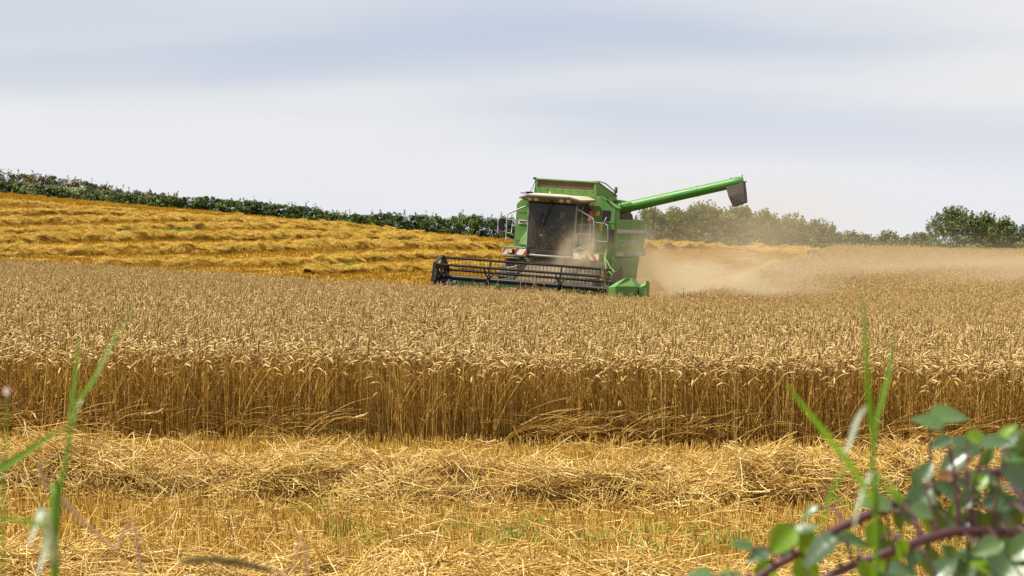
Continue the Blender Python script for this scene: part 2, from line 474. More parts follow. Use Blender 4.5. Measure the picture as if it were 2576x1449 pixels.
def stubble_patch(k, mat, n=115, rad=0.0036):
    rows = (np.arange(4) - 1.5) * 0.125
    y = rows[rng.integers(0, 4, n)] + rng.normal(0, 0.024, n); x = rng.uniform(-0.25, 0.25, n)
    h = rng.uniform(0.035, 0.14, n); lean = np.abs(rng.normal(0, 0.30, n)); d = rng.uniform(0, 2 * np.pi, n)
    C = np.zeros((n, 2, 3)); C[:, 0, 0] = x; C[:, 0, 1] = y; C[:, 0, 2] = -0.03
    C[:, 1, 0] = x + np.sin(lean) * np.cos(d) * h; C[:, 1, 1] = y + np.sin(lean) * np.sin(d) * h; C[:, 1, 2] = np.cos(lean) * h
    p = [sweep(C, np.full((n, 2), rad), 3) + (0,)]
    return patch_mesh('stubble_%d' % k, p, [mat])
library('stubble', [stubble_patch(k, M['stub']) for k in range(6)])
library('stubble_far', [stubble_patch(k, M['stub_far'], 90, 0.006) for k in range(5)])

def straw_patch(k, mat, n, R, lmin, lmax, rad, thick=0.05, up=0.10):
    r = R * np.sqrt(rng.random(n)); t = rng.uniform(0, 2 * np.pi, n)
    c = np.stack([r * np.cos(t), r * np.sin(t), rng.normal(thick * 0.6, thick, n)], -1)
    L = lmin + (lmax - lmin) * rng.random(n) ** 1.6
    d = rng.uniform(0, np.pi, n); d = np.where(rng.random(n) < 0.45, rng.normal(0, 0.5, n), d)
    p = rng.normal(0, 0.20, n); w = rng.random(n) < up; p[w] = rng.normal(0, 0.75, w.sum())
    dv = np.stack([np.cos(d) * np.cos(p), np.sin(d) * np.cos(p), np.sin(p)], -1)
    s = np.array([-0.5, 0.0, 0.5])[None, :, None]
    bend = rng.normal(0, 0.05, (n, 1, 3)) * np.array([0, 1, 0])[None, :, None] * L[:, None, None]
    C = c[:, None, :] + dv[:, None, :] * s * L[:, None, None] + bend
    q = sweep(C, np.repeat(rng.uniform(0.75, 1.25, (n, 1)) * rad, 3, 1), 3, np.clip(rng.normal(0.55, 0.30, n), 0, 1)) + (0,)
    return patch_mesh('straw_%d' % k, [q], [mat])
library('straw', [straw_patch(k, M['straw'], 105, 0.30, 0.08, 0.46, 0.0035, 0.040, 0.12) for k in range(9)])
library('straw_litter', [straw_patch(k, M['straw'], 24, 0.40, 0.08, 0.40, 0.0032, 0.03, 0.12) for k in range(5)])
library('straw_far', [straw_patch(k, M['straw_far'], 150, 0.46, 0.12, 0.46, 0.0066, 0.035, 0.06) for k in range(8)])

def weed_patch(k):
    n = 60
    b = np.zeros((n, 3)); b[:, :2] = rng.normal(0, 0.09, (n, 2))
    d = rng.uniform(0, 2 * np.pi, n); L = rng.uniform(0.05, 0.15, n)
    s = np.linspace(0, 1, 4)[None, :]; a = 0.2 + 1.1 * s * rng.uniform(0.3, 1.2, (n, 1))
    hor = np.cumsum(np.sin(a) * L[:, None] / 4, 1); ver = np.cumsum(np.cos(a) * L[:, None] / 4, 1)
    C = np.stack([b[:, 0:1] + hor * np.cos(d)[:, None], b[:, 1:2] + hor * np.sin(d)[:, None], ver], -1)
    W = np.stack([-np.sin(d), np.cos(d), 0 * d], -1)[:, None, :] * (0.004 * np.array([1, 1, .7, .1]))[None, :, None]
    return patch_mesh('weed_%d' % k, [ribbon(C, W, rng.random(n)) + (0,)], [M['weed']])
library('weed', [weed_patch(k) for k in range(4)])

# ------------------------------------------------------------------ scattering (uncountable stuff)
_groups = {}
def scatter_group(key):
    if key in _groups: return _groups[key]
    ng = bpy.data.node_groups.new('scatter_' + key, 'GeometryNodeTree')
    ng.interface.new_socket('Geometry', in_out='INPUT', socket_type='NodeSocketGeometry')
    ng.interface.new_socket('Geometry', in_out='OUTPUT', socket_type='NodeSocketGeometry')
    n, l = ng.nodes, ng.links
    gi, go = n.new('NodeGroupInput'), n.new('NodeGroupOutput')
    ci = n.new('GeometryNodeCollectionInfo'); ci.inputs['Collection'].default_value = LIB[key][0]
    ci.inputs['Separate Children'].default_value = True; ci.inputs['Reset Children'].default_value = True
    ip = n.new('GeometryNodeInstanceOnPoints'); ip.inputs['Pick Instance'].default_value = True
    def attr(name, typ):
        a = n.new('GeometryNodeInputNamedAttribute'); a.data_type = typ; a.inputs['Name'].default_value = name
        return next(o for o in a.outputs if o.enabled and o.name == 'Attribute')
    l.new(gi.outputs[0], ip.inputs['Points']); l.new(ci.outputs[0], ip.inputs['Instance'])
    l.new(attr('pick', 'INT'), ip.inputs['Instance Index'])
    l.new(attr('rot', 'FLOAT_VECTOR'), ip.inputs['Rotation'])
    l.new(attr('size', 'FLOAT_VECTOR'), ip.inputs['Scale'])
    l.new(ip.outputs[0], go.inputs[0])
    _groups[key] = ng
    return ng

def scatter(name, key, P, rot, size, parent=None, pick=None):
    P = np.asarray(P, np.float32); n = len(P)
    me = bpy.data.meshes.new(name); me.vertices.add(n); me.vertices.foreach_set('co', P.ravel())
    rot = np.asarray(rot, np.float32); size = np.asarray(size, np.float32)
    if rot.ndim == 1: rot = np.stack([0 * rot, 0 * rot, rot], -1)
    if size.ndim == 1: size = np.stack([size] * 3, -1)
    me.attributes.new('pick', 'INT', 'POINT').data.foreach_set('value', (rng.integers(0, LIB[key][1], n) if pick is None else pick).astype(np.int32))
    me.attributes.new('rot', 'FLOAT_VECTOR', 'POINT').data.foreach_set('vector', rot.ravel())
    me.attributes.new('size', 'FLOAT_VECTOR', 'POINT').data.foreach_set('vector', size.ravel())
    o = link(name, me, parent)
    md = o.modifiers.new('scatter', 'NODES'); md.node_group = scatter_group(key)
    return o

def inside(X, Y, poly):
    r = np.zeros(X.shape, bool); n = len(poly)
    for i in range(n):
        x1, y1 = poly[i]; x2, y2 = poly[(i + 1) % n]
        c = ((y1 > Y) != (y2 > Y)) & (X < (x2 - x1) * (Y - y1) / (y2 - y1 + 1e-12) + x1)
        r ^= c
    return r

def edge_y(X): return 19.3 + 0.14 * np.sin(X * 0.8 + 1) + 0.05 * np.sin(X * 2.3)
WHEAT = [(-9.5, 19.68), (9.5, 19.68), (38, 112), (18.5, 112.5), (14.5, 96), (8.4, 74), (3.95, 58.0), (3.55, 57.0), (-2.55, 59.25), (-6.0, 61.5), (-18, 69.5), (-26, 74.5)]
gx, gy = np.meshgrid(np.arange(-40, 42, 0.48), np.arange(19.7, 113, 0.48))
X = (gx + rng.uniform(-0.16, 0.16, gx.shape)).ravel(); Y = (gy + rng.uniform(-0.16, 0.16, gy.shape)).ravel()
k = inside(X, Y, WHEAT) & (np.abs(X) < 0.315 * Y + 2.2)
X, Y = X[k], Y[k]
hv = 1.0 + 0.05 * np.sin(X * 0.35 + 0.6) * np.sin(Y * 0.22) + rng.normal(0, 0.025, len(X)) + np.clip((Y - 40) / 20, 0, 1) * 0.05
drift = np.array([mnoise.noise((x * 0.16, y * 0.10, 2.0)) + 0.6 * mnoise.noise((x * 0.6, y * 0.45, 5.0)) for x, y in zip(X, Y)])
hv += 0.05 * drift
w = scatter('standing_wheat', 'wheat_field', np.stack([X, Y, ground(X, Y)], -1), rng.uniform(0, 2 * np.pi, len(X)), np.stack([np.ones_like(X), np.ones_like(X), hv], -1), pick=np.clip(5 + drift * 6 + rng.normal(0, 2.2, len(X)), 0, 9.99))
tag(w, 'ripe brown wheat still standing in a dense uncut stand', 'wheat', kind='stuff')
X = np.arange(-9, 9, 0.2) + rng.uniform(-0.08, 0.08, 90); Y = edge_y(X) + rng.uniform(0, 0.1, 90)
scatter('cut_edge_stalks', 'wheat_edge', np.stack([X, Y, ground(X, Y)], -1), rng.normal(0, 0.08, 90), np.stack([np.ones(90), np.ones(90), rng.normal(1, .03, 90)], -1), w)
X = rng.uniform(-9, 9, 130); lod = 0.5 + 0.5 * np.sin(X * 0.9 + 0.4); kk = rng.random(130) < 0.12 + 0.38 * lod; X = X[kk]
Y = edge_y(X) + rng.uniform(-0.12, 0.12, len(X))
scatter('lodged_stalks', 'wheat_lodged', np.stack([X, Y, ground(X, Y)], -1), rng.normal(0, 0.15, len(X)), rng.uniform(0.85, 1.1, len(X)), w)

# stubble in front
gx, gy = np.meshgrid(np.arange(-8, 8.1, 0.5), np.arange(7.5, 19.8, 0.5))
X = (gx + rng.uniform(-.03, .03, gx.shape)).ravel(); Y = (gy + rng.uniform(-.02, .02, gy.shape)).ravel()
k = (np.abs(X) < 0.30 * Y + 1.6) & (Y < edge_y(X) - 0.15); X, Y = X[k], Y[k]
st = scatter('stubble', 'stubble', np.stack([X, Y, ground(X, Y)], -1), np.where(rng.random(len(X)) < .5, 0, np.pi) + rng.normal(0, 0.12, len(X)), np.stack([np.ones_like(X), np.ones_like(X), rng.uniform(0.8, 1.25, len(X))], -1))
tag(st, 'short cut wheat stubble in rows before the standing wheat', 'stubble', kind='stuff')
n = 1300; X = rng.uniform(-8, 8, n); Y = rng.uniform(7.5, 19.7, n); k = (np.abs(X) < 0.30 * Y + 1.6) & (rng.random(n) < np.where(Y > 17, 0.35, 0.8)); X, Y = X[k], Y[k]
scatter('loose_straw', 'straw_litter', np.stack([X, Y, ground(X, Y) + 0.04], -1), rng.uniform(0, 2 * np.pi, len(X)), rng.uniform(0.7, 1.1, len(X)), st)
n = 230; X = rng.uniform(-5, 5, n); Y = rng.normal(13.1, 0.7, n); k = (np.sin(X * 1.7 + 2) + np.sin(X * 0.6 + Y) > -0.1); X, Y = X[k], Y[k]
wd = scatter('green_shoots', 'weed', np.stack([X, Y, ground(X, Y)], -1), rng.uniform(0, 6.28, len(X)), rng.uniform(0.4, 1.0, len(X)))
tag(wd, 'thin green shoots coming up between the near stubble', 'weeds', kind='stuff')

# ------------------------------------------------------------------ straw swaths
def resample(pts, step):
    pts = np.asarray(pts, float); d = np.r_[0, np.cumsum(np.linalg.norm(np.diff(pts, axis=0), axis=1))]
    s = np.arange(0, d[-1], step)
    x = np.interp(s, d, pts[:, 0]); y = np.interp(s, d, pts[:, 1])
    for _ in range(3):
        if len(x) > 6:
            x[1:-1] = (x[:-2] + 2 * x[1:-1] + x[2:]) / 4; y[1:-1] = (y[:-2] + 2 * y[1:-1] + y[2:]) / 4
    return np.stack([x, y], -1)

def swath(label, pts, half, height, key, matkey, step, per_m2, lump, seed, size=(0.8, 1.2), lumpiness=0.55, fine=0.85):
    P = resample(pts, step); n = len(P)
    T = np.gradient(P, axis=0); T /= np.linalg.norm(T, axis=1, keepdims=True); Nn = np.stack([-T[:, 1], T[:, 0]], -1)
    m = 15; ws_ = np.linspace(-1, 1, m)
    def nz(x, y, f): return np.array([mnoise.noise((a * f, b * f, seed * 7.3)) for a, b in zip(x.ravel(), y.ravel())]).reshape(x.shape)
    wid = half * (1 + 0.25 * nz(P[:, 0], P[:, 1], 0.5 / lump))
    XX = P[:, None, 0] + Nn[:, None, 0] * ws_[None] * wid[:, None]
    YY = P[:, None, 1] + Nn[:, None, 1] * ws_[None] * wid[:, None]
    hh = height * (1 + lumpiness * nz(P[:, 0], P[:, 1], 0.7 / lump))
    prof = np.clip(1 - np.abs(ws_) ** 5, 0, 1)
    Z = ground(XX, YY) + hh[:, None] * prof[None] * (1 + 0.45 * nz(XX, YY, 1.6 / lump) + fine * nz(XX + 9, YY, 4.0 / lump)) - 0.02
    Z[:, 0] -= 0.05; Z[:, -1] -= 0.05
    ids = np.arange(n * m).reshape(n, m)
    q = np.stack([ids[:-1, :-1], ids[:-1, 1:], ids[1:, 1:], ids[1:, :-1]], -1).reshape(-1, 4)
    o = link('straw_swath', np_mesh('straw_swath', np.stack([XX, YY, Z], -1).reshape(-1, 3), q, M[matkey], rng.random(n * m)))
    tag(o, label, 'straw swath', 'straw swaths left by the harvester', 'stuff')
    area = 2 * half * step * n; cnt = int(area * per_m2)
    i = rng.uniform(0, n - 1.001, cnt); j = (m - 1) * (0.5 + 0.5 * np.clip(np.where(rng.random(cnt) < .45, rng.uniform(-1, 1, cnt), rng.normal(0, 0.5, cnt)), -1, 0.999))
    i0, j0 = i.astype(int), np.clip(j.astype(int), 0, m - 2); fi, fj = i - i0, j - j0
    def bil(A): return (A[i0, j0] * (1 - fi) + A[i0 + 1, j0] * fi) * (1 - fj) + (A[i0, j0 + 1] * (1 - fi) + A[i0 + 1, j0 + 1] * fi) * fj
    pos = np.stack([bil(XX), bil(YY), bil(Z) + 0.015], -1)
    G = np.stack([XX, YY, Z], -1)
    du = G[i0 + 1, j0] - G[i0, j0]; dv = G[i0, j0 + 1] - G[i0, j0]
    nn = np.cross(du, dv); nn /= np.linalg.norm(nn, axis=1, keepdims=True) + 1e-9
    nn[nn[:, 2] < 0] *= -1
    nn += rng.normal(0, 0.16, nn.shape); nn[:, 2] += 0.25
    rots = []
    for a, b in zip(nn, rng.uniform(0, 2 * np.pi, cnt)):
        qd = Vector(a).to_track_quat('Z', 'Y') @ Euler((0, 0, b)).to_quaternion()
        rots.append(tuple(qd.to_euler()))
    scatter('tangled_straw', key, pos, np.array(rots), rng.uniform(size[0], size[1], cnt), o)
    return o
swath('pale straw heaped in a swath just before the standing wheat', [(-8, 15.4), (-3, 15.2), (0, 15.3), (4, 15.1), (8, 15.0)], 0.64, 0.20, 'straw', 'mound', 0.12, 34, 1.0, 1, (0.65, 1.0), 0.55)
swath('nearest swath of pale straw along the bottom of the picture', [(-8, 11.2), (-3, 10.9), (0, 10.55), (4, 10.55), (8, 10.5)], 0.55, 0.10, 'straw', 'mound', 0.12, 27, 1.0, 2, (0.75, 1.05), 0.4)
def zf(x, y): return drop(x * 0.33877, 402.5 + y * 0.33877, 64)
rows = [('golden swath along the foot of the left hedge', [(-420, 318), (0, 338), (400, 368), (850, 402), (1450, 444), (2100, 496), (2575, 530)]),
        ('second golden swath below the left hedge', [(-420, 416), (0, 416), (500, 416), (900, 426), (1500, 462), (2000, 498)]),
        ('third golden swath below the left hedge', [(-420, 492), (0, 484), (350, 478), (900, 466), (1300, 460), (1900, 462), (2575, 512), (3100, 556)]),
        ('fourth golden swath, just above a strip of green regrowth', [(-420, 566), (0, 560), (500, 550), (1000, 533), (1500, 512), (2150, 520), (2700, 560), (3250, 590)]),
        ('broad golden swath just below the strip of green regrowth', [(-420, 640), (0, 630), (800, 603), (1700, 602), (2300, 590), (2800, 600), (3500, 622)]),
        ('lumpy golden swath above the brown wheat edge', [(-420, 724), (0, 716), (600, 712), (1400, 706), (2000, 680), (2575, 662), (3000, 662), (3700, 668)]),
        ('golden swath next to the wheat, running behind the header', [(700, 790), (1300, 798), (1900, 796), (2400, 775), (2900, 745), (3700, 730)]),
        ('short golden swath at the wheat corner left of the header', [(2300, 858), (2700, 842), (3100, 830), (3700, 810)])]
for q, (lab, pts) in enumerate(rows):
    w_pts = [zf(*p) for p in pts]
    swath(lab, [(a, b + 0.5) for a, b in w_pts], 0.50 if q not in (4, 5) else 0.75, 0.22 if q not in (4, 5) else 0.30, 'straw_far', 'mound_far', 0.30, 11, 1.5, 10 + q, (0.5, 0.8), 0.25, 0.6)
swath('golden swath behind the harvester below the scrub bushes', [drop(1560, 627, 64), drop(1700, 628, 64), drop(1887, 634, 64), drop(2060, 645, 64)], 0.9, 0.3, 'straw_far', 'mound_far', 0.35, 7, 2.2, 31, (0.6, 0.95))
swath('golden swath trailing straight behind the harvester in the dust', [(5.0, 67), (7.0, 74), (11.5, 90), (16.5, 108)], 0.8, 0.3, 'straw_far', 'mound_far', 0.35, 7, 2.2, 33, (0.6, 0.95))

# stubble and litter on the harvested slope
gx, gy = np.meshgrid(np.arange(-56, 24, 0.95), np.arange(58, 134, 0.95))
X = (gx + rng.uniform(-.2, .2, gx.shape)).ravel(); Y = (gy + rng.uniform(-.2, .2, gy.shape)).ravel()
GROWN = [(-60, 10)] + [(-26, 74.5), (-18, 69.5), (-6, 61.5), (-2.55, 59.25), (3.55, 57), (3.95, 58), (8.4, 74), (14.5, 96), (18.5, 112.5), (38, 112), (60, 10)]
k = ~inside(X, Y, GROWN) & (np.abs(X) < 0.315 * Y + 3) & ~((X > 17) & (Y < 114)); X, Y = X[k], Y[k]
sf = scatter('stubble', 'stubble_far', np.stack([X, Y, ground(X, Y)], -1), np.where(rng.random(len(X)) < .5, 0, np.pi) + rng.normal(0.15, .1, len(X)), np.stack([np.full_like(X, 2.1), np.full_like(X, 2.1), rng.uniform(0.7, 1.1, len(X))], -1))
tag(sf, 'golden stubble on the harvested slope between the straw swaths', 'stubble', kind='stuff')
k = rng.random(len(X)) < 0.06
scatter('loose_straw', 'straw_far', np.stack([X[k], Y[k], ground(X[k], Y[k]) + 0.03], -1), rng.uniform(0, 6.28, k.sum()), np.stack([rng.uniform(.8, 1.3, k.sum())] * 2 + [np.full(k.sum(), 0.6)], -1), sf)
gp = []
for (u0, v0, u1, v1, c) in [(150, 594, 480, 583, 240), (830, 676, 905, 671, 60), (300, 520, 600, 560, 0), (560, 570, 700, 574, 50)]:
    for _ in range(c):
        f = random.random()
        gp.append(drop(u0 + (u1 - u0) * f, v0 + (v1 - v0) * f + random.gauss(0, 2.4), 64))
gp = np.array(gp)
gs = scatter('green_regrowth', 'weed', np.stack([gp[:, 0], gp[:, 1], ground(gp[:, 0], gp[:, 1])], -1), rng.uniform(0, 6.28, len(gp)), np.stack([np.full(len(gp), 2.6)] * 2 + [np.full(len(gp), 1.0)], -1))
tag(gs, 'strips of green regrowth between the golden swaths on the slope', 'weeds', kind='stuff')

# ------------------------------------------------------------------ hedges and bushes
M['bark'] = paint_mat('bark', (0.10, 0.075, 0.05), 0.9, 0.5, (0.16, 0.13, 0.09), 9, spec=0.1)
LEAFS = {
    'dark': plant_mat('dark_hedge_leaves', [(0.0, (0.018, 0.036, 0.006)), (0.4, (0.055, 0.098, 0.014)), (0.8, (0.130, 0.180, 0.030)), (1.0, (0.26, 0.28, 0.09))], 0.18, 0.5, 0.3),
    'brown': plant_mat('autumn_hedge_leaves', [(0.0, (0.022, 0.022, 0.008)), (0.4, (0.070, 0.070, 0.018)), (0.8, (0.150, 0.130, 0.036)), (1.0, (0.27, 0.22, 0.09))], 0.18, 0.55, 0.25),
    'pale': plant_mat('pale_bramble_leaves', [(0.0, (0.024, 0.044, 0.012)), (0.4, (0.090, 0.132, 0.036)), (0.8, (0.190, 0.235, 0.078)), (1.0, (0.34, 0.36, 0.16))], 0.18, 0.5, 0.3),
    'olive': plant_mat('olive_bush_leaves', [(0.0, (0.026, 0.042, 0.010)), (0.4, (0.080, 0.122, 0.026)), (0.8, (0.170, 0.225, 0.055)), (1.0, (0.29, 0.33, 0.11))], 0.22, 0.5, 0.3)}

def leaf_cloud(P, size, tone, mat, name, up=0.45):
    n = len(P)
    nn = rng.normal(size=(n, 3)); nn[:, 2] = np.abs(nn[:, 2]) + up; nn /= np.linalg.norm(nn, axis=1, keepdims=True)
    a = np.cross(nn, rng.normal(size=(n, 3))); a /= np.linalg.norm(a, axis=1, keepdims=True) + 1e-9
    b = np.cross(nn, a)
    L = size[:, None]; Wd = size[:, None] * 0.55
    V = np.stack([P - a * L * .5, P + b * Wd * .5 + nn * L * .06, P + a * L * .5, P - b * Wd * .5 + nn * L * .06], 1).reshape(-1, 3)
    q = np.arange(4 * n).reshape(n, 4)
    return np_mesh(name, V, q, mat, np.repeat(tone, 4))

def clumps_to_leaves(C, rad, per, ctone, lsize):
    """leaves on the shells of many clumps"""
    n = len(C)
    idx = np.repeat(np.arange(n), per)
    d = rng.normal(size=(len(idx), 3)); d /= np.linalg.norm(d, axis=1, keepdims=True)
    r = rad[idx] * rng.uniform(0.35, 1.0, len(idx)) ** 0.6
    P = C[idx] + d * r[:, None] * np.array([1, 1, 0.8])
    tone = np.clip(ctone[idx] + rng.normal(0, 0.16, len(idx)), 0, 1)
    return P, rng.uniform(0.6, 1.3, len(idx)) * lsize, tone

def hedge(name, label, pts, Y, depth, leaf, lsize=0.15, dens=1.0, sprigs=40):
    """pts: (u, v of the top) across the frame; grows at y = Y(+)"""
    us = np.array([p[0] for p in pts], float); tops = np.array([p[1] for p in pts], float); Ys = np.array([p[2] if len(p) > 2 else Y for p in pts], float)
    root_x = at(us.mean(), 600, Y).x
    C, rad, ct = [], [], []
    span = (us[-1] - us[0]) / FPX * Y
    n = int(span / 0.30)
    S = []
    for k in range(n):
        u = us[0] + (us[-1] - us[0]) * (k + random.random()) / n
        yy = float(np.interp(u, us, Ys)); vt = float(np.interp(u, us, tops)) + 4 * mnoise.noise((u * 0.02, 3.1, 0)) * 1.6 + 2 * mnoise.noise((u * 0.09, 1.1, 5))
        ztop = at(u, vt, yy).z; x = at(u, vt, yy).x; zb = gz(x, yy)
        H = max(ztop - zb, 0.5)
        S.append((x, yy, zb, H))
        for qq in range(int(16 * dens)):
            f = random.random() ** 0.8 if qq > 4 else random.random() * 0.3
            cr = random.uniform(0.16, 0.36) * min(1.0, H / 1.2)
            half = depth * 0.5 * math.sqrt(max(0.05, 1 - f ** 3))
            dy = random.uniform(-1, 0.6) * half
            C.append((x + random.gauss(0, 0.2), yy + dy, zb + f * (H - cr * 0.7)))
            rad.append(cr)
            ct.append(np.clip(0.42 + 0.75 * mnoise.noise((u * 0.035, f * 1.6, 7.7)) + random.gauss(0, 0.15), 0.02, 0.98))
    for _ in range(sprigs // 2):
        x, yy, zb, H = random.choice(S)
        hgt = random.uniform(0.15, 0.5)
        for q in range(4):
            C.append((x + random.gauss(0, .04), yy, zb + H + hgt * q / 4 - 0.1)); rad.append(-0.07 + 0.012 * q); ct.append(0.35)
    C, rad, ct = np.array(C), np.array(rad), np.array(ct)
    P, ls, tn = clumps_to_leaves(C, np.abs(rad), np.where(rad < 0, 3, 54), ct, lsize)
    base = np.array([root_x, Y, gz(root_x, Y)])
    root = empty(name, base)
    tag(root, label, 'hedge')
    link('crown', leaf_cloud(P - base, ls, tn, LEAFS[leaf], 'crown'), root)
    st = MB()
    for x, yy, zb, H in S[::3]:
        b = Vector((x, yy, zb - 0.1)) - Vector(base)
        for _ in range(2):
            e_ = b + Vector((random.gauss(0, .3), random.gauss(0, .3), H * random.uniform(.6, .95)))
            st.tube([b, (b + e_) / 2 + Vector((random.gauss(0, .08), 0, 0)), e_], [.03, .022, .01], 5)
    st.build('trunk', M['bark'], root)['kind'] = 'stuff'
    return root

hedge('field_hedge', 'dark brownish hedge on the skyline behind the pale bramble bank at far left', [(-170, 420), (-60, 424), (0, 429), (100, 440), (203, 450), (240, 458), (281, 472), (330, 476), (403, 484), (420, 492)], 142, 2.2, 'brown', 0.14, 1.0, 50)
hedge('bramble_bank', 'pale grey-green bramble bank at far left below the brownish hedge', [(-170, 445), (0, 452), (80, 462), (130, 466), (200, 470), (280, 482), (340, 488), (400, 492)], 132.5, 2.4, 'pale', 0.14, 1.0, 8)
hedge('field_hedge', 'long dark green hedge running down the slope to the harvester', [(395, 488), (460, 492), (508, 490), (540, 500), (600, 504), (626, 499), (660, 508), (711, 514), (760, 516), (785, 519), (830, 530), (872, 537), (930, 536), (1000, 534), (1050, 540), (1110, 542), (1180, 538), (1250, 545), (1330, 550)], 132.5, 2.2, 'dark', 0.135, 1.1, 90)

def bush(label, u0, u1, vtop, Y, leaf='olive', name='scrub_bush', n_cl=None, per=70, lsize=0.13, shoots=14, lean=0.0, pts_top=None, grp=True):
    ex_ = 0.16 * (u1 - u0) + 8; u0 -= ex_; u1 += ex_
    xc = at((u0 + u1) / 2, vtop, Y).x; w = (u1 - u0) / FPX * Y; ztop = at(u0, vtop, Y).z
    zb = gz(xc, Y); H = ztop - zb
    base = Vector((xc, Y, zb))
    root = empty(name, base)
    tag(root, label, 'bush', 'scrub bushes along the right field edge' if grp else None)
    n_cl = n_cl or int(60 + 22 * w * H)
    C, rad, ct = [], [], []
    for k in range(n_cl):
        a = random.uniform(0, 2 * math.pi); f = random.random() ** 1.05
        prof = math.sqrt(max(0.0, 1 - (max(f - 0.05, 0) / 0.95) ** 2.0))
        rr = math.sqrt(random.random())
        cr = random.uniform(0.18, 0.36) * min(1.0, H / 2.0 + 0.25)
        x = math.cos(a) * rr * prof * (w / 2 - cr * 0.5); y = math.sin(a) * rr * prof * min(w / 2, 1.6)
        z = cr * 0.5 + f * (H - cr * 1.4)
        x += 0.25 * mnoise.noise((z * 1.3, xc, 1.0))
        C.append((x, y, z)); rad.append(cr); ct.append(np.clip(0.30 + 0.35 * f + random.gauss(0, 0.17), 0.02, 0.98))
    limbs = []
    for k in range(int(shoots * 2.2)):
        a = random.uniform(-1, 1)
        top = H * (1 - 0.55 * abs(a) ** 2.2)
        x = a * w / 2 * 0.88; y = random.uniform(-0.5, 0.5)
        L = random.uniform(0.25, 0.6) * min(1, H / 2)
        limbs.append([(x * 0.7, y, top * 0.55), (x, y, top * 0.86), (x + random.gauss(lean, .10), y, top - 0.1 + L * 0.6)])
        for q in range(5):
            s = q / 4
            C.append((x + random.gauss(lean * s, .07), y + random.gauss(0, .05), top * 0.86 + s * (top * 0.14 - 0.1 + L * 0.6))); rad.append(-0.15 * (1.1 - 0.75 * s)); ct.append(0.5 + random.gauss(0, .15))
    C, rad, ct = np.array(C), np.array(rad), np.array(ct)
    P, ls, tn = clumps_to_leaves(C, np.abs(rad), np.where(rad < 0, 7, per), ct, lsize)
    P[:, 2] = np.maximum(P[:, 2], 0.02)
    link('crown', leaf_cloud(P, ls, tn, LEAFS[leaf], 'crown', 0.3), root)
    st = MB()
    for k in range(max(4, int(w * 2))):
        x = random.uniform(-.35, .35) * w; y = random.uniform(-.3, .3)
        q = C[random.randrange(n_cl)]
        st.tube([(x * 0.5, y, -0.15), ((x * .5 + q[0]) / 2 + random.gauss(0, .1), (y + q[1]) / 2, q[2] * 0.5), (q[0], q[1], q[2])], [.065, .045, .015], 6)
    for p in limbs: st.tube(p, [.03, .018, .006], 5)
    st.build('trunk', M['bark'], root)['kind'] = 'stuff'
    return root
bush('airy small bush right beside the harvester rear', 1600, 1668, 524, 136, per=46, shoots=16)
bush('round-topped bush between the airy one and the tallest bush', 1662, 1724, 527, 138, per=55)
bush('large dark rounded bush under the end of the unloading pipe', 1712, 1832, 511, 137, per=75, lsize=0.14)
bush('large bush joined to the right of the dark rounded bush', 1800, 1910, 519, 138, per=75, lsize=0.14)
bush('narrow open bush leaning out right of the large dark bushes', 1893, 1952, 534, 136, per=42, shoots=16, lean=0.08)
bush('mid-height bush with twiggy top sloping down to the right', 1936, 2040, 545, 137, per=62, shoots=18, lean=0.1)
bush('lower twiggy bush where the bush line falls away', 2015, 2100, 558, 138, per=55, shoots=16, lean=0.1)
bush('low scrub at the right foot of the dense bush line', 2085, 2200, 586, 137, per=50, shoots=16)
bush('small pale feathery bush alone against the sky', 2203, 2268, 584, 140, leaf='pale', per=34, lsize=0.12, shoots=10)
bush('low weedy scrub left of the big right bush', 2268, 2350, 590, 139, leaf='pale', per=40, shoots=22)
bush('big domed bush standing near the right picture edge', 2335, 2470, 526, 137, per=34, lsize=0.13, shoots=26)
bush('shoulder of bush against the big domed bush, right side', 2440, 2520, 540, 138, per=42, shoots=12)
bush('slim upright bush with spiky tip near the right edge', 2502, 2556, 551, 137, per=40, shoots=14)
bush('dark bush cut by the right picture edge', 2545, 2660, 566, 137, leaf='olive', per=50, shoots=14)
hedge('field_hedge', 'low olive undergrowth at the foot of the right bushes', [(1560, 600), (1700, 598), (1850, 600), (2000, 608), (2150, 612), (2250, 612), (2350, 608), (2500, 610), (2600, 606), (2760, 604)], 134.5, 1.6, 'olive', 0.15, 0.8, 60)
# bare branch showing over the far left hedge
b = MB(); p0 = at(-30, 452, 143)
b.tube([(0, 0, 0), (0.35, 0, 0.45), (0.85, 0, 0.62), (1.3, 0, 0.78)], [.045, .03, .02, .008], 6)
b.tube([(0.85, 0, 0.62), (1.05, 0, 0.92)], [.015, .005], 5)
b.tube([(0.5, 0, 0.5), (0.55, 0, 0.85), (0.7, 0, 1.0)], [.018, .012, .005], 5)
o = b.build('dead_branch', M['bark']); o.location = p0
tag(o, 'bare dead branch sticking up over the far left hedge', 'branch')

# ------------------------------------------------------------------ combine harvester
M['green'] = paint_mat('green_paint', (0.018, 0.190, 0.010), 0.40, 0.50, (0.25, 0.23, 0.10))
M['green_worn'] = paint_mat('worn_dark_green_paint', (0.012, 0.095, 0.012), 0.5, 0.45, (0.10, 0.10, 0.04))  # header green darkened in its colour, for the shade of crop and reel
M['green_clean'] = paint_mat('green_pipe_paint', (0.016, 0.175, 0.007), 0.34, 0.28, (0.17, 0.21, 0.06))
M['green_dusty'] = paint_mat('dusty_green_paint', (0.050, 0.230, 0.026), 0.5, 0.55, (0.27, 0.28, 0.11))
M['black'] = paint_mat('black_paint', (0.007, 0.007, 0.011), 0.30, 0.05, (0.14, 0.11, 0.08), 5, spec=0.4)
M['rubber'] = paint_mat('tyre_rubber', (0.022, 0.021, 0.021), 0.75, 0.55, (0.22, 0.18, 0.12), 5, spec=0.2)
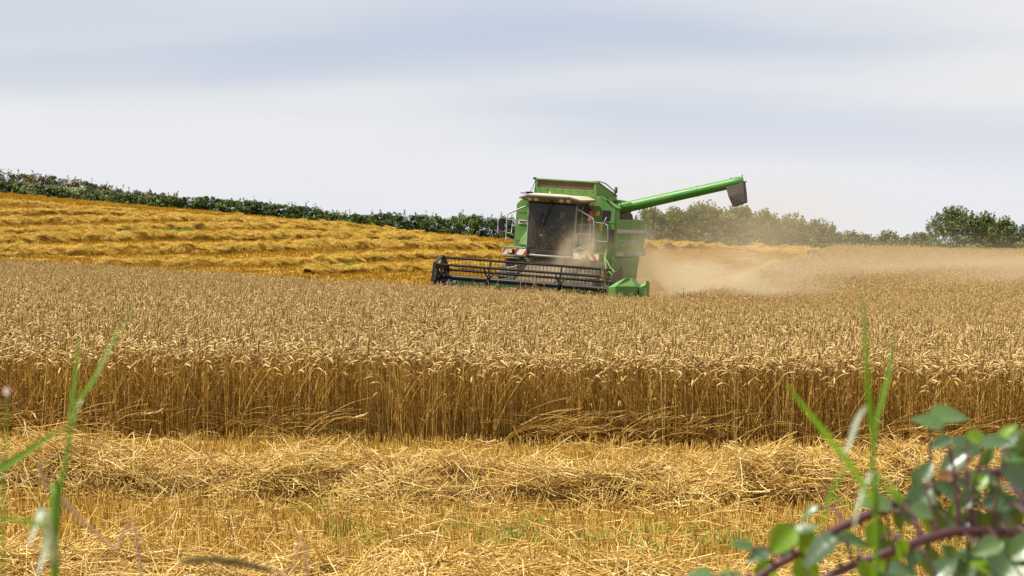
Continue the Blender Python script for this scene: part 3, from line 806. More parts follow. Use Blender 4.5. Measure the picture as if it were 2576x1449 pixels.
M['tan'] = paint_mat('cab_roof_tan', (0.56, 0.44, 0.27), 0.5, 0.35, (0.42, 0.33, 0.20))
M['visor'] = paint_mat('visor_brown', (0.30, 0.22, 0.13), 0.6, 0.4, (0.20, 0.15, 0.09))
M['trim'] = paint_mat('grey_trim', (0.20, 0.21, 0.24), 0.45, 0.35, (0.30, 0.26, 0.20))
M['steel'] = paint_mat('rail_steel', (0.42, 0.43, 0.46), 0.35, 0.3, (0.30, 0.25, 0.18), 8, metal=0.35)
M['rust'] = paint_mat('rusty_mesh', (0.085, 0.060, 0.036), 0.85, 0.5, (0.17, 0.125, 0.075), 6, spec=0.15)
M['spout'] = paint_mat('rubber_spout', (0.060, 0.055, 0.058), 0.7, 0.4, (0.16, 0.12, 0.09), 5, spec=0.25)
M['stripe'] = paint_mat('silver_stripe', (0.42, 0.41, 0.39), 0.5, 0.5, (0.36, 0.30, 0.20))
M['white'] = paint_mat('white_board', (0.75, 0.74, 0.71), 0.5, 0.3, (0.45, 0.38, 0.27))
M['red'] = paint_mat('red_paint', (0.50, 0.020, 0.014), 0.4, 0.25, (0.30, 0.18, 0.10))
M['yellow'] = paint_mat('warning_yellow', (0.68, 0.40, 0.01), 0.5, 0.2)
M['ink'] = paint_mat('black_ink', (0.015, 0.015, 0.017), 0.5, 0.1)
M['grey_ink'] = paint_mat('silver_letters', (0.40, 0.40, 0.36), 0.5, 0.6, (0.34, 0.32, 0.18))
M['inside'] = paint_mat('cab_interior', (0.020, 0.018, 0.016), 0.8, 0.3, (0.05, 0.04, 0.03))
M['lamp'] = paint_mat('lamp_lens', (0.60, 0.50, 0.30), 0.2, 0.3, (0.45, 0.34, 0.18), spec=0.7)
M['teal'] = paint_mat('teal_strip', (0.16, 0.28, 0.25), 0.5, 0.3)
M['cloth'] = paint_mat('dark_work_clothes', (0.035, 0.035, 0.045), 0.9, 0.3, (0.07, 0.06, 0.05))
M['skin'] = paint_mat('skin', (0.42, 0.22, 0.13), 0.6, 0.1)
M['hair'] = paint_mat('dark_hair', (0.03, 0.02, 0.012), 0.8, 0.1)
def glass_mat():
    m, n, l, b = new_mat('dusty_glass')
    out = n['Material Output']
    tr = N(n, 'ShaderNodeBsdfTransparent'); tr.inputs[0].default_value = (0.72, 0.82, 0.76, 1)
    gl = N(n, 'ShaderNodeBsdfGlossy'); gl.inputs['Roughness'].default_value = 0.06
    df = N(n, 'ShaderNodeBsdfDiffuse'); df.inputs[0].default_value = (0.34, 0.27, 0.17, 1)
    fr = N(n, 'ShaderNodeFresnel'); fr.inputs['IOR'].default_value = 1.45
    m1 = N(n, 'ShaderNodeMixShader'); l.new(fr.outputs[0], m1.inputs[0]); l.new(tr.outputs[0], m1.inputs[1]); l.new(gl.outputs[0], m1.inputs[2])
    tc = N(n, 'ShaderNodeTexCoord'); nz = N(n, 'ShaderNodeTexNoise'); nz.inputs['Scale'].default_value = 3.5; nz.inputs['Detail'].default_value = 8
    l.new(tc.outputs['Object'], nz.inputs['Vector'])
    r = ramp(n, [(0.35, (0.03, 0.03, 0.03)), (0.8, (0.20, 0.20, 0.20))]); l.new(nz.outputs['Fac'], r.inputs[0])
    m2 = N(n, 'ShaderNodeMixShader'); l.new(r.outputs[0], m2.inputs[0]); l.new(m1.outputs[0], m2.inputs[1]); l.new(df.outputs[0], m2.inputs[2])
    l.new(m2.outputs[0], out.inputs['Surface'])
    return m
M['glass'] = glass_mat()

HX, HY = 1.03, 61.06
comb = empty('combine_harvester', (HX, HY, -0.30), (0, R_(3.9), R_(-20)))
comb.rotation_mode = 'XYZ'
comb.rotation_euler = (Matrix.Rotation(R_(-20), 3, 'Z') @ Matrix.Rotation(R_(3.9), 3, 'Y')).to_euler('XYZ')
tag(comb, 'green combine harvester with raised unloading pipe working at the wheat edge', 'combine harvester')

def text(body, size, loc, rot, mat, parent, name='lettering', sx=1.0, spacing=1.0, bold=0.0):
    c = bpy.data.curves.new(name, 'FONT'); c.body = body; c.size = size; c.extrude = 0.003
    c.align_x = 'CENTER'; c.align_y = 'CENTER'; c.space_character = spacing; c.offset = bold
    c.materials.append(mat)
    t = bpy.data.objects.new('tmp', c); COL.objects.link(t)
    me = bpy.data.meshes.new_from_object(t.evaluated_get(bpy.context.evaluated_depsgraph_get())); bpy.data.objects.remove(t)
    o = bpy.data.objects.new(name, me); COL.objects.link(o); o.parent = parent
    o.location = loc; o.rotation_euler = rot; o.scale = (sx, 1, 1)
    return o
FRONT = (R_(90), 0, 0)          # reads from the front (towards -y)
LSIDE = (R_(90), 0, R_(90))     # reads from the machine's left (towards +x)

# --- body
m = MB()
m.prism([(-1.62, 1.30), (-1.62, 3.46), (-1.50, 3.60), (-1.02, 3.86), (1.16, 3.86), (1.66, 3.52), (1.66, 1.30)], 1.20, 1.66)
m.prism([(-1.60, 1.30), (-1.60, 3.20), (-1.25, 3.52), (1.25, 3.52), (1.25, 3.0), (1.60, 3.0), (1.60, 1.30)], 1.66, 4.2)
body = m.build('body', M['green'], comb, bevel=0.025)
m = MB(); m.prism([(4.2, 1.2), (4.2, 3.1), (5.0, 3.0), (6.1, 2.3), (6.2, 1.5), (5.6, 1.0)], -0.85, 0.85, 'x')
m.build('straw_hood', M['green'], comb, bevel=0.03)
# side cover with stripes and lettering
m = MB(); m.prism([(1.26, 2.02), (1.22, 3.18), (4.22, 3.20), (4.42, 2.95), (4.42, 2.05), (4.3, 2.02)], 1.62, 1.70, 'x')
side = m.build('side_cover', M['green_dusty'], comb, bevel=0.02)
for (z0, z1, y0, y1) in ((2.765, 2.875, 1.30, 4.425), (1.965 + 0.07, 2.17, 1.45, 4.35)):
    m = MB(); m.box((1.705, (y0 + y1) / 2, (z0 + z1) / 2), (0.012, y1 - y0, z1 - z0)); m.build('stripe', M['stripe'], side)
text('DEUTZ-FAHR', 0.135, (1.713, 2.85, 2.10), LSIDE, M['ink'], side, sx=1.65, bold=0.004)
text('TOPLINER', 0.30, (1.704, 2.55, 2.44), LSIDE, M['grey_ink'], side, sx=1.45, bold=0.005)
for q_ in ((4.40, 2.82), (4.42, 2.12)): MB().box((1.72, q_[0], q_[1]), (0.05, 0.12, 0.16)).build('reflector', M['stripe'], comb, bevel=0.01)
m = MB(); m.prism([(1.35, 1.98), (4.25, 2.0), (4.05, 1.55), (3.95, 1.05), (3.8, 0.75), (1.6, 0.62), (1.35, 0.8)], 1.56, 1.64, 'x')
m.build('lower_cover', M['green'], comb, bevel=0.02)
m = MB(); m.prism([(1.66, 3.0), (1.66, 3.5), (3.3, 3.46), (3.75, 3.36), (4.0, 3.05)], 1.255, 1.45, 'x')
m.build('engine_screen', M['rust'], comb, bevel=0.03)
# right-hand light sloping guard, number plate
m = MB(); m.prism([(-1.42, 2.20), (-1.42, 2.24), (-1.16, 2.74), (-0.85, 2.74), (-0.85, 2.20)], 1.00, 1.18)
m.v = [(x, (1.17 if (z > 2.5 and y < 1.1) else y), z) for x, y, z in m.v]
m.build('sloping_guard', M['green_dusty'], comb, bevel=0.01)
m = MB(); m.box((-1.345, 1.185, 2.905), (0.33, 0.02, 0.125)); plate = m.build('number_plate', M['white'], comb, bevel=0.004)
text('P857', 0.120, (-1.345, 1.170, 2.905), FRONT, M['ink'], plate, sx=1.0, spacing=1.05, bold=0.004)
m = MB(); m.lathe([(0, .045), (.02, .045), (.02, .03)], (-1.43, 1.17, 2.30), 'y', 14); m.build('rubber_plug', M['black'], comb)
# light flat guard on the left shoulder, pipe cradle
m = MB(); m.add([(1.10, 1.19, 3.87), (1.45, 1.19, 3.52 + .16), (1.675, 1.19, 3.53), (1.675, 1.70, 3.53), (1.40, 1.70, 3.72), (1.10, 1.70, 3.87)], [(0, 1, 4, 5), (1, 2, 3, 4)])
m.add([(1.10, 1.19, 3.845), (1.45, 1.19, 3.655), (1.675, 1.19, 3.50), (1.675, 1.70, 3.50), (1.40, 1.70, 3.695), (1.10, 1.70, 3.845)], [(5, 4, 1, 0), (4, 3, 2, 1)])
m.build('shoulder_plate', M['green_dusty'], comb)
m = MB(); m.prism([(2.6, 3.40), (2.6, 3.80), (3.5, 3.78), (3.9, 3.62), (3.95, 3.40)], 0.6, 1.35, 'x'); m.build('tank_rear_cover', M['green_dusty'], comb, bevel=0.03)
m = MB(); m.box((1.0, 2.1, 3.68), (0.5, 1.0, 0.34)); m.build('tank_wall', M['green'], comb, bevel=0.02)
# seams and bolt heads of the sheet metal
for c_, s_ in (((1.30, 1.196, 2.6), (.012, .008, 1.2)), ((1.20, 1.196, 3.05), (.9, .008, .012)), ((-1.24, 1.196, 3.2), (.60, .008, .010)), ((1.702, 2.75, 2.62), (.008, .012, 1.10)), ((1.702, 3.6, 2.62), (.008, .012, 1.10)), ((1.645, 2.6, 1.72), (.008, 2.4, .012))):
    MB().box(c_, s_).build('panel_seam', M['ink'], comb)
for q_ in range(7): MB().lathe([(0, .016), (.012, .012)], (1.70, 1.40 + q_ * .46, 3.12), 'x', 8).build('bolt_head', M['steel'], side)
for q_ in range(8): MB().lathe([(-.012, .014), (0, .016)], (-.88 + q_ * .25, 1.195, 3.98), 'y', 8).build('bolt_head', M['black'], comb)
for x_ in (-1.54, -1.30, -1.0): MB().lathe([(-.012, .014), (0, .016)], (x_, 1.2, 2.30), 'y', 8).build('bolt_head', M['black'], comb)
# --- grain tank extension
m = MB()
m.box((-0.03, 1.22, 3.92), (2.06, 0.05, 0.22))
m.box((-0.03, 1.22, 4.285), (2.10, 0.09, 0.05))
for x in (-1.00, 0.94): m.box((x, 1.22, 4.14), (0.09, 0.05, 0.30))
tank = m.build('grain_tank', M['green'], comb, bevel=0.008)
m = MB(); m.box((-0.03, 1.235, 4.145), (1.86, 0.02, 0.25)); m.build('mesh_window', M['rust'], tank)
for x, s in ((0.99, 1), (-1.05, -1)):
    m = MB(); m.add([(x, 1.24, 3.84), (x, 1.24, 4.30), (x + .25 * s, 2.55, 3.90), (x + .25 * s, 2.55, 3.84), (x - .03 * s, 1.24, 3.84), (x - .03 * s, 1.24, 4.30), (x + .22 * s, 2.55, 3.90), (x + .22 * s, 2.55, 3.84)],
                    [(0, 1, 2, 3), (7, 6, 5, 4), (0, 4, 5, 1), (1, 5, 6, 2), (2, 6, 7, 3), (3, 7, 4, 0)])
    f = m.build('side_flap', M['green_dusty'], tank)
    m = MB(); m.tube([(x, 1.22, 4.31), (x + .25 * s, 2.58, 3.91)], 0.022, 6); m.build('flap_edge', M['green'], f)
m = MB(); m.tube([(0.80, 1.25, 4.31), (1.02, 1.35, 4.32), (1.12, 1.7, 4.27), (1.24, 2.3, 4.05), (1.25, 2.4, 3.93)], 0.018, 8); m.build('tank_handle', M['green'], tank, smooth=True)
m = MB(); m.lathe([(0, .05), (.03, .055), (.17, .05), (.20, .02)], (1.26, 2.35, 4.0), 'z', 12); m.build('beacon', M['rust'], tank, smooth=True)
m = MB(); m.tube([(-1.03, 1.2, 4.27), (-1.1, 1.15, 4.0), (-1.17, 1.1, 3.84)], 0.010, 6); m.build('tank_stay', M['black'], tank)
m = MB(); m.box((-1.17, 1.1, 3.85), (0.22, 0.1, 0.05)); m.box((-1.35, 1.2, 3.82), (0.3, 0.05, 0.03)); m.build('aerial_bracket', M['black'], tank, bevel=0.008)
m = MB(); m.box((-1.07, 1.22, 4.30), (0.09, 0.10, 0.07)); m.build('corner_bracket', M['black'], tank, bevel=0.01)

# --- unloading pipe
def lerp(a, b, t): return tuple(a[i] + (b[i] - a[i]) * t for i in range(3))
A0, A1 = (1.30, 2.18, 3.47), (5.20, 2.42, 4.585)
m = MB(); m.tube([A0, lerp(A0, A1, .5), A1], [0.175, 0.160, 0.155], 24); pipe = m.build('unloading_pipe', M['green_clean'], comb, auto=True)
for t in (0.10, 0.66): MB().tube([lerp(A0, A1, t), lerp(A0, A1, t + 0.012)], 0.172 if t < .5 else 0.166, 24).build('pipe_flange', M['green_clean'], pipe, auto=True)
m = MB(); m.tube([lerp(A0, A1, .955), lerp(A0, A1, 1.0), lerp(A0, A1, 1.03)], [0.166, 0.166, 0.12], 24); m.build('pipe_end_cap', M['green_clean'], pipe, auto=True)
m = MB(); m.box(lerp(A0, A1, .60), (.3, .34, .03), (0, R_(-16), 0)); m.build('pipe_latch', M['green'], pipe)
m = MB(); m.tube([lerp((1.52, 1.98, 3.62), (1.9, 2.0, 3.73), t) for t in (0, 1)], 0.028, 8); m.build('pipe_hinge', M['green_dusty'], pipe)
for t in (0.93, 1.02): MB().lathe([(-0.02, .014), (0.05, .014)], (lerp(A0, A1, t)[0], 2.4, lerp(A0, A1, t)[2] + .15), 'z', 8).build('pipe_bolt', M['black'], pipe)
MB().lathe([(0, .02), (.06, .02)], (5.36, 2.42, 4.60), 'x', 8).build('pipe_bolt', M['black'], pipe)
sp = [((4.80, 4.46), (5.33, 4.60)), ((5.09, 3.81), (5.47, 3.96))]
m = MB()
top = [(4.80, 2.26, 4.45), (5.35, 2.27, 4.60), (5.35, 2.57, 4.60), (4.80, 2.56, 4.45)]
mid = [(4.93, 2.20, 4.12), (5.41, 2.22, 4.26), (5.41, 2.60, 4.26), (4.93, 2.60, 4.12)]
bot = [(5.08, 2.25, 3.81), (5.47, 2.22, 3.96), (5.47, 2.54, 3.96), (5.08, 2.54, 3.81)]
m.loft([top, mid, bot], cap=False); m.build('pipe_spout', M['spout'], pipe)
m.v = []; m.f = []
m = MB(); m.tube([(1.25, 2.2, 2.9), (1.25, 2.19, 3.3), (1.36, 2.18, 3.50)], [0.19, 0.19, 0.175], 20); m.build('pipe_elbow', M['green'], pipe, auto=True)

# --- cab
m = MB()
m.box((0, 0.62, 1.90), (1.52, 1.28, 0.10)); m.box((0, 1.17, 2.75), (1.50, 0.04, 1.65)); m.box((0, 0.55, 3.60), (1.56, 1.26, 0.06))
for x in (-.745, .745):
    m.box((x, 1.12, 2.75), (.07, .08, 1.65)); m.box((x, 0.05, 2.75), (.055, .07, 1.68)); m.box((x, 0.6, 1.97), (.05, 1.1, .10))
cab = m.build('cab', M['inside'], comb, bevel=0.006)
rings = []
for z, hw, bow in ((1.93, .72, .10), (2.2, .745, .12), (2.8, .76, .12), (3.3, .765, .10), (3.56, .76, .06)):
    rings.append([(hw * x, -bow * (1 - x * x) - 0.0, z) for x in np.linspace(-1, 1, 13)])
m = MB(); m.loft(rings, cap=False, closed=False); ws = m.build('windscreen', M['glass'], cab, smooth=True)
for s in (-1, 1):
    m = MB(); m.add([(s * .775, .09, 2.0), (s * .775, 1.08, 2.0), (s * .775, 1.08, 3.56), (s * .775, .09, 3.56)], [(0, 1, 2, 3)]); w_ = m.build('side_window', M['glass'], cab)
    m = MB(); m.tube([(s * .79, .52, 2.02), (s * .79, .52, 3.55)], .018, 6); m.build('window_post', M['trim'], w_)
m = MB(); m.tube([(.775 * math.copysign(1, x) if abs(x) > .7 else x, -.1 * (1 - (x / .72) ** 2) - .03, 1.93) for x in np.linspace(-.74, .74, 13)], .035, 8); m.build('windscreen_sill', M['trim'], cab, smooth=True)
m = MB(); m.tube([(-.77, -.01, 3.55), (0, -.07, 3.56), (.77, -.01, 3.55)], .035, 6); m.build('windscreen_header', M['black'], cab)
for x in (-.76, .76):
    m = MB(); m.tube([(x, .0, 1.95), (x * 1.02, .0, 3.55)], .026, 6); m.build('windscreen_pillar', M['teal'], cab)
xs = np.linspace(-.66, .66, 9)
m = MB(); m.loft([[(x, -.108 * (1 - (x / .73) ** 2) + .012, z) for x in xs] for z in (1.99, 2.12)], cap=False, closed=False); strip = m.build('name_strip', M['teal'], cab)
text('DEUTZ-FAHR', 0.115, (0.02, -.125, 2.05), FRONT, M['ink'], strip, sx=1.35, bold=.003)
# roof with visor
o_ = [(-1.00, -.30), (-.66, -.58), (.66, -.58), (1.00, -.30), (1.00, 1.14), (-1.00, 1.14)]
zt = [3.70, 3.79, 3.79, 3.70, 3.74, 3.74]
m = MB(); tp = [(x, y, z) for (x, y), z in zip(o_, zt)]
inn = [(-.80, -.05, 3.80), (-.5, -.30, 3.84), (.5, -.30, 3.84), (.80, -.05, 3.80), (.80, 1.0, 3.83), (-.80, 1.0, 3.83)]
m.loft([tp, inn]); roof = m.build('cab_roof', M['tan'], cab)
m = MB(); m.loft([[(x, y, z - .06) for x, y, z in tp], [(x * 1.012, y - .01, z - .03) for x, y, z in tp], [(x, y, z + .004) for x, y, z in tp]]); m.build('roof_edge', M['trim'], roof)
m = MB(); m.loft([[(-.80, -.03, 3.57), (-.70, -.06, 3.57), (.70, -.06, 3.57), (.80, -.03, 3.57), (.82, 1.0, 3.60), (-.82, 1.0, 3.60)], [(x * .99, y * .985, z - .05) for x, y, z in tp]]); m.build('visor', M['visor'], roof)
for x in (-.62, -.42, .40, .62):
    m = MB(); m.lathe([(-.07, .055), (-.055, .075), (-.02, .078), (.09, .05)], (x, -.36, 3.665), 'y', 16)
    m.build('work_lamp', M['lamp'], roof, smooth=True)
m = MB(); m.lathe([(0, .02), (.04, .035), (.07, .02)], (-.05, -.2, 3.84), 'z', 10); m.build('roof_marker', M['lamp'], roof)
# wiper
m = MB(); m.tube([(.02, -.32, 3.64), (.0, -.16, 3.56), (-.25, -.16, 2.85)], .016, 6); m.tube([(.07, -.32, 3.64), (.05, -.16, 3.56), (-.22, -.165, 2.85)], .010, 6)
m.tube([(-.30, -.15, 3.30), (-.40, -.15, 2.80), (-.44, -.15, 2.25)], .012, 6); m.build('wiper', M['black'], cab)
# inside
m = MB(); m.box((.05, .85, 2.42), (.50, .46, .14)); m.box((.05, 1.05, 2.80), (.48, .12, .70), (R_(-8), 0, 0)); m.build('driver_seat', M['inside'], cab, bevel=.04)
m = MB(); m.tube([(.02, .28, 1.95), (.02, .36, 2.55), (.02, .40, 2.72)], .035, 8)
ring = [(.02 + .19 * math.cos(t), .41 + .19 * math.sin(t) * .8, 2.74 + .19 * math.sin(t) * .5) for t in np.linspace(0, 2 * math.pi, 21)]
m.tube(ring, .016, 6); m.build('steering_wheel', M['black'], cab, smooth=True)
MB().box((.50, .55, 2.35), (.22, .5, .30)).build('console', M['green'], cab, bevel=.01)
m = MB(); m.box((-.12, .12, 2.2), (.22, .03, .03)); m.box((-.2, .12, 2.12), (.02, .02, .2)); m.box((-.04, .12, 2.12), (.02, .02, .2)); m.build('foot_bracket', M['green'], cab, bevel=.004)
m = MB(); m.box((-.27, -.10, 2.56), (.11, .006, .07)); m.build('windscreen_sticker', M['yellow'], cab)

# --- platforms, warning boards, rails, mirrors
for x in (-1.19, 1.21): MB().box((x, .30, 2.12), (.85, .9, .04)).build('platform', M['green_dusty'], comb, bevel=.006)
def board(x0, x1, flip):
    m = MB(); m.box(((x0 + x1) / 2, -.13, 2.005), (x1 - x0, .03, .20)); bd = m.build('warning_board', M['white'], comb, bevel=.004)
    w = x1 - x0
    for k, c in enumerate((0.0, .52, 1.0) if not flip else (.02, .55, .98)):
        xa = x0 + c * w
        s = -1 if flip else 1
        pts = [(xa - .13, 1.905), (xa + .0, 1.905), (xa + .0 + s * .16, 2.105), (xa - .13 + s * .16, 2.105)]
        pts = [(min(max(px, x0), x1), pz) for px, pz in pts]
        m = MB(); m.prism(pts, -.149, -.146); m.build('red_stripe', M['red'], bd)
    xl = x0 + w * (.36 if not flip else .45)
    m = MB(); m.box((xl, -.19, 2.01), (.20, .10, .15)); lh = m.build('head_lamp', M['black'], bd, bevel=.01)
    m = MB(); m.box((xl - .005, -.243, 2.01), (.16, .01, .11)); m.build('lens', M['lamp'], lh, bevel=.004)
    return bd
board(-1.50, -.72, False); board(.80, 1.62, True)
for s in (-1, 1):
    m = MB()
    m.tube([(s * .80, -.02, 3.50), (s * .84, -.10, 3.42), (s * 1.36, -.16, 3.17), (s * 1.40, -.17, 3.10), (s * 1.42, -.14, 2.44), (s * .74, -.10, 2.16)], .017, 8)
    m.tube([(s * .80, .06, 3.44), (s * 1.30, -.02, 3.20), (s * 1.38, -.14, 3.13)], .013, 8)
    m.tube([(s * 1.42, -.14, 2.46), (s * 1.37, -.10, 2.13)], .015, 8)
    m.tube([(s * 1.42, -.10, 2.98), (s * .84, -.02, 2.94)], .010, 6)
    m.tube([(s * 1.42, -.12, 2.55), (s * 1.27, -.05, 2.56), (s * 1.25, -.05, 3.02)], .013, 6)
    m.build('hand_rail', M['steel'], comb, smooth=True)
m = MB(); m.tube([(.86, -.1, 2.14), (.88, -.12, 2.64), (.92, -.12, 2.68), (1.42, -.14, 2.68)], .014, 8); m.tube([(.80, -.14, 2.14), (1.42, -.1, 2.36)], .012, 6); m.build('gate_rail', M['steel'], comb, smooth=True)
def mirror(c, w, h, arm):
    m = MB(); m.box(c, (w, .06, h), (0, 0, R_(8))); mr = m.build('mirror', M['black'], comb, bevel=.03)
    m = MB(); m.tube(arm, .012, 6); m.build('mirror_arm', M['steel'], mr, smooth=True)
mirror((-1.58, -.15, 2.80), .17, .40, [(-1.42, -.13, 2.98), (-1.60, -.18, 3.02), (-1.68, -.2, 2.95), (-1.68, -.2, 2.62), (-1.42, -.13, 2.58)])
mirror((1.78, -.13, 3.29), .27, .33, [(1.42, -.12, 3.06), (1.72, -.18, 3.05), (1.80, -.19, 3.24)])
mirror((1.96, -.12, 2.68), .20, .42, [(1.74, -.16, 3.05), (1.86, -.20, 3.0), (1.90, -.20, 2.50), (1.55, -.15, 2.50)])
# fire extinguisher, stickers
m = MB(); m.lathe([(0, .03), (.01, .085), (.30, .09), (.36, .05), (.38, .03)], (.87, 1.10, 3.02), 'z', 16); fx = m.build('fire_extinguisher', M['red'], comb, auto=True)
m = MB(); m.lathe([(0, .03), (.05, .03), (.06, .02)], (.87, 1.10, 3.40), 'z', 10); m.box((.83, 1.06, 3.44), (.12, .03, .03)); m.build('valve', M['black'], fx)
m = MB(); m.box((.87, 1.012, 3.14), (.10, .008, .09)); m.build('label_patch', M['white'], fx)
for x, z, w, h in ((1.09, 3.33, .10, .15), (1.02, 3.28, .08, .08), (1.22, 2.98, .13, .11), (1.22, 2.86, .09, .10), (.86, 3.60, .06, .12)):
    m = MB(); m.box((x, 1.19, z), (w, .012, h)); m.build('warning_sticker', M['yellow'], comb)
MB().box((.88, 1.0, 2.72), (.24, .30, .30)).build('control_box', M['inside'], comb, bevel=.02); MB().box((.90, 1.05, 2.38), (.16, .2, .36)).build('control_box', M['inside'], comb, bevel=.02)
MB().tube([(1.36, 1.17, 3.76), (1.46, 1.17, 3.66)], .02, 6).build('tank_latch', M['black'], comb); MB().box((1.58, 1.3, 3.72), (.08, .08, .10)).build('tank_latch', M['black'], comb)
# ladder and hoses on the left
for dx in (0, .16):
    m = MB(); m.tube([(1.72 + dx * .3, .3 - dx, 2.36), (1.80 + dx * .4, -.1 - dx, 2.0), (1.92 + dx, -.3, 1.72), (2.08 + dx, -.45, 1.62), (2.22 + dx, -.55, 1.50), (2.24 + dx, -.6, 1.10)], .026, 8); m.build('ladder_rail', M['green'], comb, smooth=True)
m = MB()
for z in (1.15, 1.42, 1.69): m.box((1.86, .1, z), (.34, .16, .035))
m.box((1.70, .1, 1.5), (.03, .14, 1.1)); m.box((2.02, .1, 1.5), (.03, .14, 1.1)); m.build('ladder', M['green'], comb, bevel=.005)

# --- wheels
def wheel(c, r, w, name, s):
    root_ = MB(); k = w / 2
    prof = [(-k, r * .55), (-k * 1.02, r * .72), (-k * .98, r * .90), (-k * .78, r * .97), (0, r), (k * .78, r * .97), (k * .98, r * .90), (k * 1.02, r * .72), (k, r * .55)]
    root_.lathe(prof, c, 'x', 36)
    n = 18
    for i in range(n):
        for sd in (-1, 1):
            t = 2 * math.pi * (i + .25 * sd) / n
            ctr = (c[0] + sd * k * .48, c[1] + math.cos(t) * r * .995, c[2] + math.sin(t) * r * .995)
            root_.box(ctr, (k * 1.05, .07, .06), (t - math.pi / 2, 0, 0))
    wh = root_.build(name, M['rubber'], comb, auto=True)
    m = MB(); m.lathe([(s * k * .55, .05), (s * k * .6, r * .25), (s * k * .35, r * .30), (s * k * .5, r * .52), (s * k * .95, r * .56), (s * k * .95, r * .50)], c, 'x', 28)
    m.build('rim', M['stripe'], wh, auto=True)
wheel((-1.27, .55, .86), .88, .62, 'front_wheel', -1); wheel((1.27, .55, .86), .88, .62, 'front_wheel', 1)
wheel((-1.15, 4.55, .50), .52, .40, 'rear_wheel', -1); wheel((1.42, 4.55, .50), .52, .40, 'rear_wheel', 1)
m = MB(); m.box((0, .55, .95), (1.9, .34, .40)); m.box((0, 4.55, .55), (2.2, .2, .2)); m.box((-.55, 3, 1.15), (.2, 4.2, .35)); m.box((.55, 3, 1.15), (.2, 4.2, .35)); m.build('chassis', M['inside'], comb, bevel=.01)
m = MB(); m.prism([(-1.4, .35), (-1.4, 1.15), (.6, 1.95), (.9, 1.85), (.9, .95)], -.62, .62, 'x'); m.build('feeder_house', M['rust'], comb, bevel=.02)
for s in (-1, 1):
    m = MB(); m.tube([(s * .95, .9, 1.55), (s * 1.0, .35, 1.82), (s * 1.05, -.15, 1.70)], [.03, .03, .02], 6); m.box((s * 1.27, .4, 1.83), (.66, 1.0, .03)); m.build('mud_guard', M['black'], comb)

# --- header
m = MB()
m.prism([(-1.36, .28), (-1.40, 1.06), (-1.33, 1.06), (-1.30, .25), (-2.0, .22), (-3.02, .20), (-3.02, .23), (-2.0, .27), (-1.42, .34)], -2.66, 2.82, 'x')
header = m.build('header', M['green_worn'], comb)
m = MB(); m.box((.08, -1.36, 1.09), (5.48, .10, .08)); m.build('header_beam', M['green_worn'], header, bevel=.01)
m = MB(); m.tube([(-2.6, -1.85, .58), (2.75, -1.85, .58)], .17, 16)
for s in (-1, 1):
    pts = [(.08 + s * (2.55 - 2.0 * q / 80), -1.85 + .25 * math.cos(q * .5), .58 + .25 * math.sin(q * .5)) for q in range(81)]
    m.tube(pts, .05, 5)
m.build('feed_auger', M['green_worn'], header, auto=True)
m = MB(); m.box((.08, -3.05, .21), (5.5, .06, .02))
for k in range(72): m.add([(-2.64 + k * .0762 - .02, -3.06, .215), (-2.64 + k * .0762 + .02, -3.06, .215), (-2.64 + k * .0762, -3.17, .205), (-2.64 + k * .0762, -3.06, .195)], [(0, 1, 2), (0, 2, 3), (1, 3, 2)])
m.build('cutter_bar', M['steel'], header)
for x, s in ((-2.70, -1), (2.86, 1)):
    m = MB(); m.prism([(-1.25, .18), (-1.25, 1.05), (-1.8, 1.0), (-2.6, .75), (-3.3, .35), (-3.5, .15)], x - .03, x + .03, 'x'); m.build('end_wall', M['green'], header, bevel=.008)
    m = MB(); m.prism([(-2.9, .18), (-2.9, .62), (-3.5, .30), (-4.0, .12)], x - .05, x + .07, 'x'); m.build('crop_divider', M['green'], header, bevel=.02)
m = MB(); m.prism([(-1.75, 1.84), (-1.55, 1.6), (-1.40, 1.15), (-1.45, .6), (-2.85, .45), (-2.98, 1.0), (-2.80, 1.40), (-2.35, 1.66)], 2.80, 2.845, 'x'); m.build('reel_shield', M['black'], header, bevel=.006)
# drive cover on the left end of the header
m = MB()
base = [(2.90, -3.08, .62), (3.12, -3.12, .55), (3.62, -2.75, .60), (3.66, -2.2, .62), (2.94, -2.0, .62)]
mid_ = [(2.90, -3.08, 1.26), (3.12, -3.12, 1.30), (3.62, -2.75, 1.32), (3.66, -2.2, 1.30), (2.94, -2.0, 1.30)]
top_ = [(3.02, -2.75, 1.40), (3.32, -2.78, 1.56), (3.42, -2.62, 1.54), (3.42, -2.35, 1.54), (3.05, -2.2, 1.46)]
m.loft([base, mid_, top_]); dc = m.build('drive_cover', M['green'], header, bevel=.012)
m = MB(); m.prism([(3.30, .54), (3.36, .72), (3.48, .82), (3.60, .70), (3.60, .54)], -2.98, -2.80); m.build('cover_cutout', M['inside'], dc)
m = MB(); m.lathe([(0, .045), (.012, .045)], (3.22, -3.06, 1.06), 'y', 14); m.build('badge', M['stripe'], dc)
m = MB(); m.loft([[(3.66, -2.60, .60), (3.86, -2.55, .60), (3.86, -2.1, .60), (3.66, -2.1, .60)], [(3.68, -2.60, 1.30), (3.84, -2.55, 1.38), (3.84, -2.1, 1.38), (3.68, -2.1, 1.30)], [(3.76, -2.45, 1.46), (3.82, -2.4, 1.50), (3.82, -2.15, 1.50), (3.76, -2.15, 1.46)]])
m.build('side_guard', M['green'], header, bevel=.01)
m = MB(); m.tube([(-2.5, -1.4, 1.0), (-2.2, -2.9, .9)], .02, 6); m.box((-2.45, -2.2, .92), (.05, .5, .10), (R_(30), 0, 0)); m.build('header_strut', M['stripe'], header)

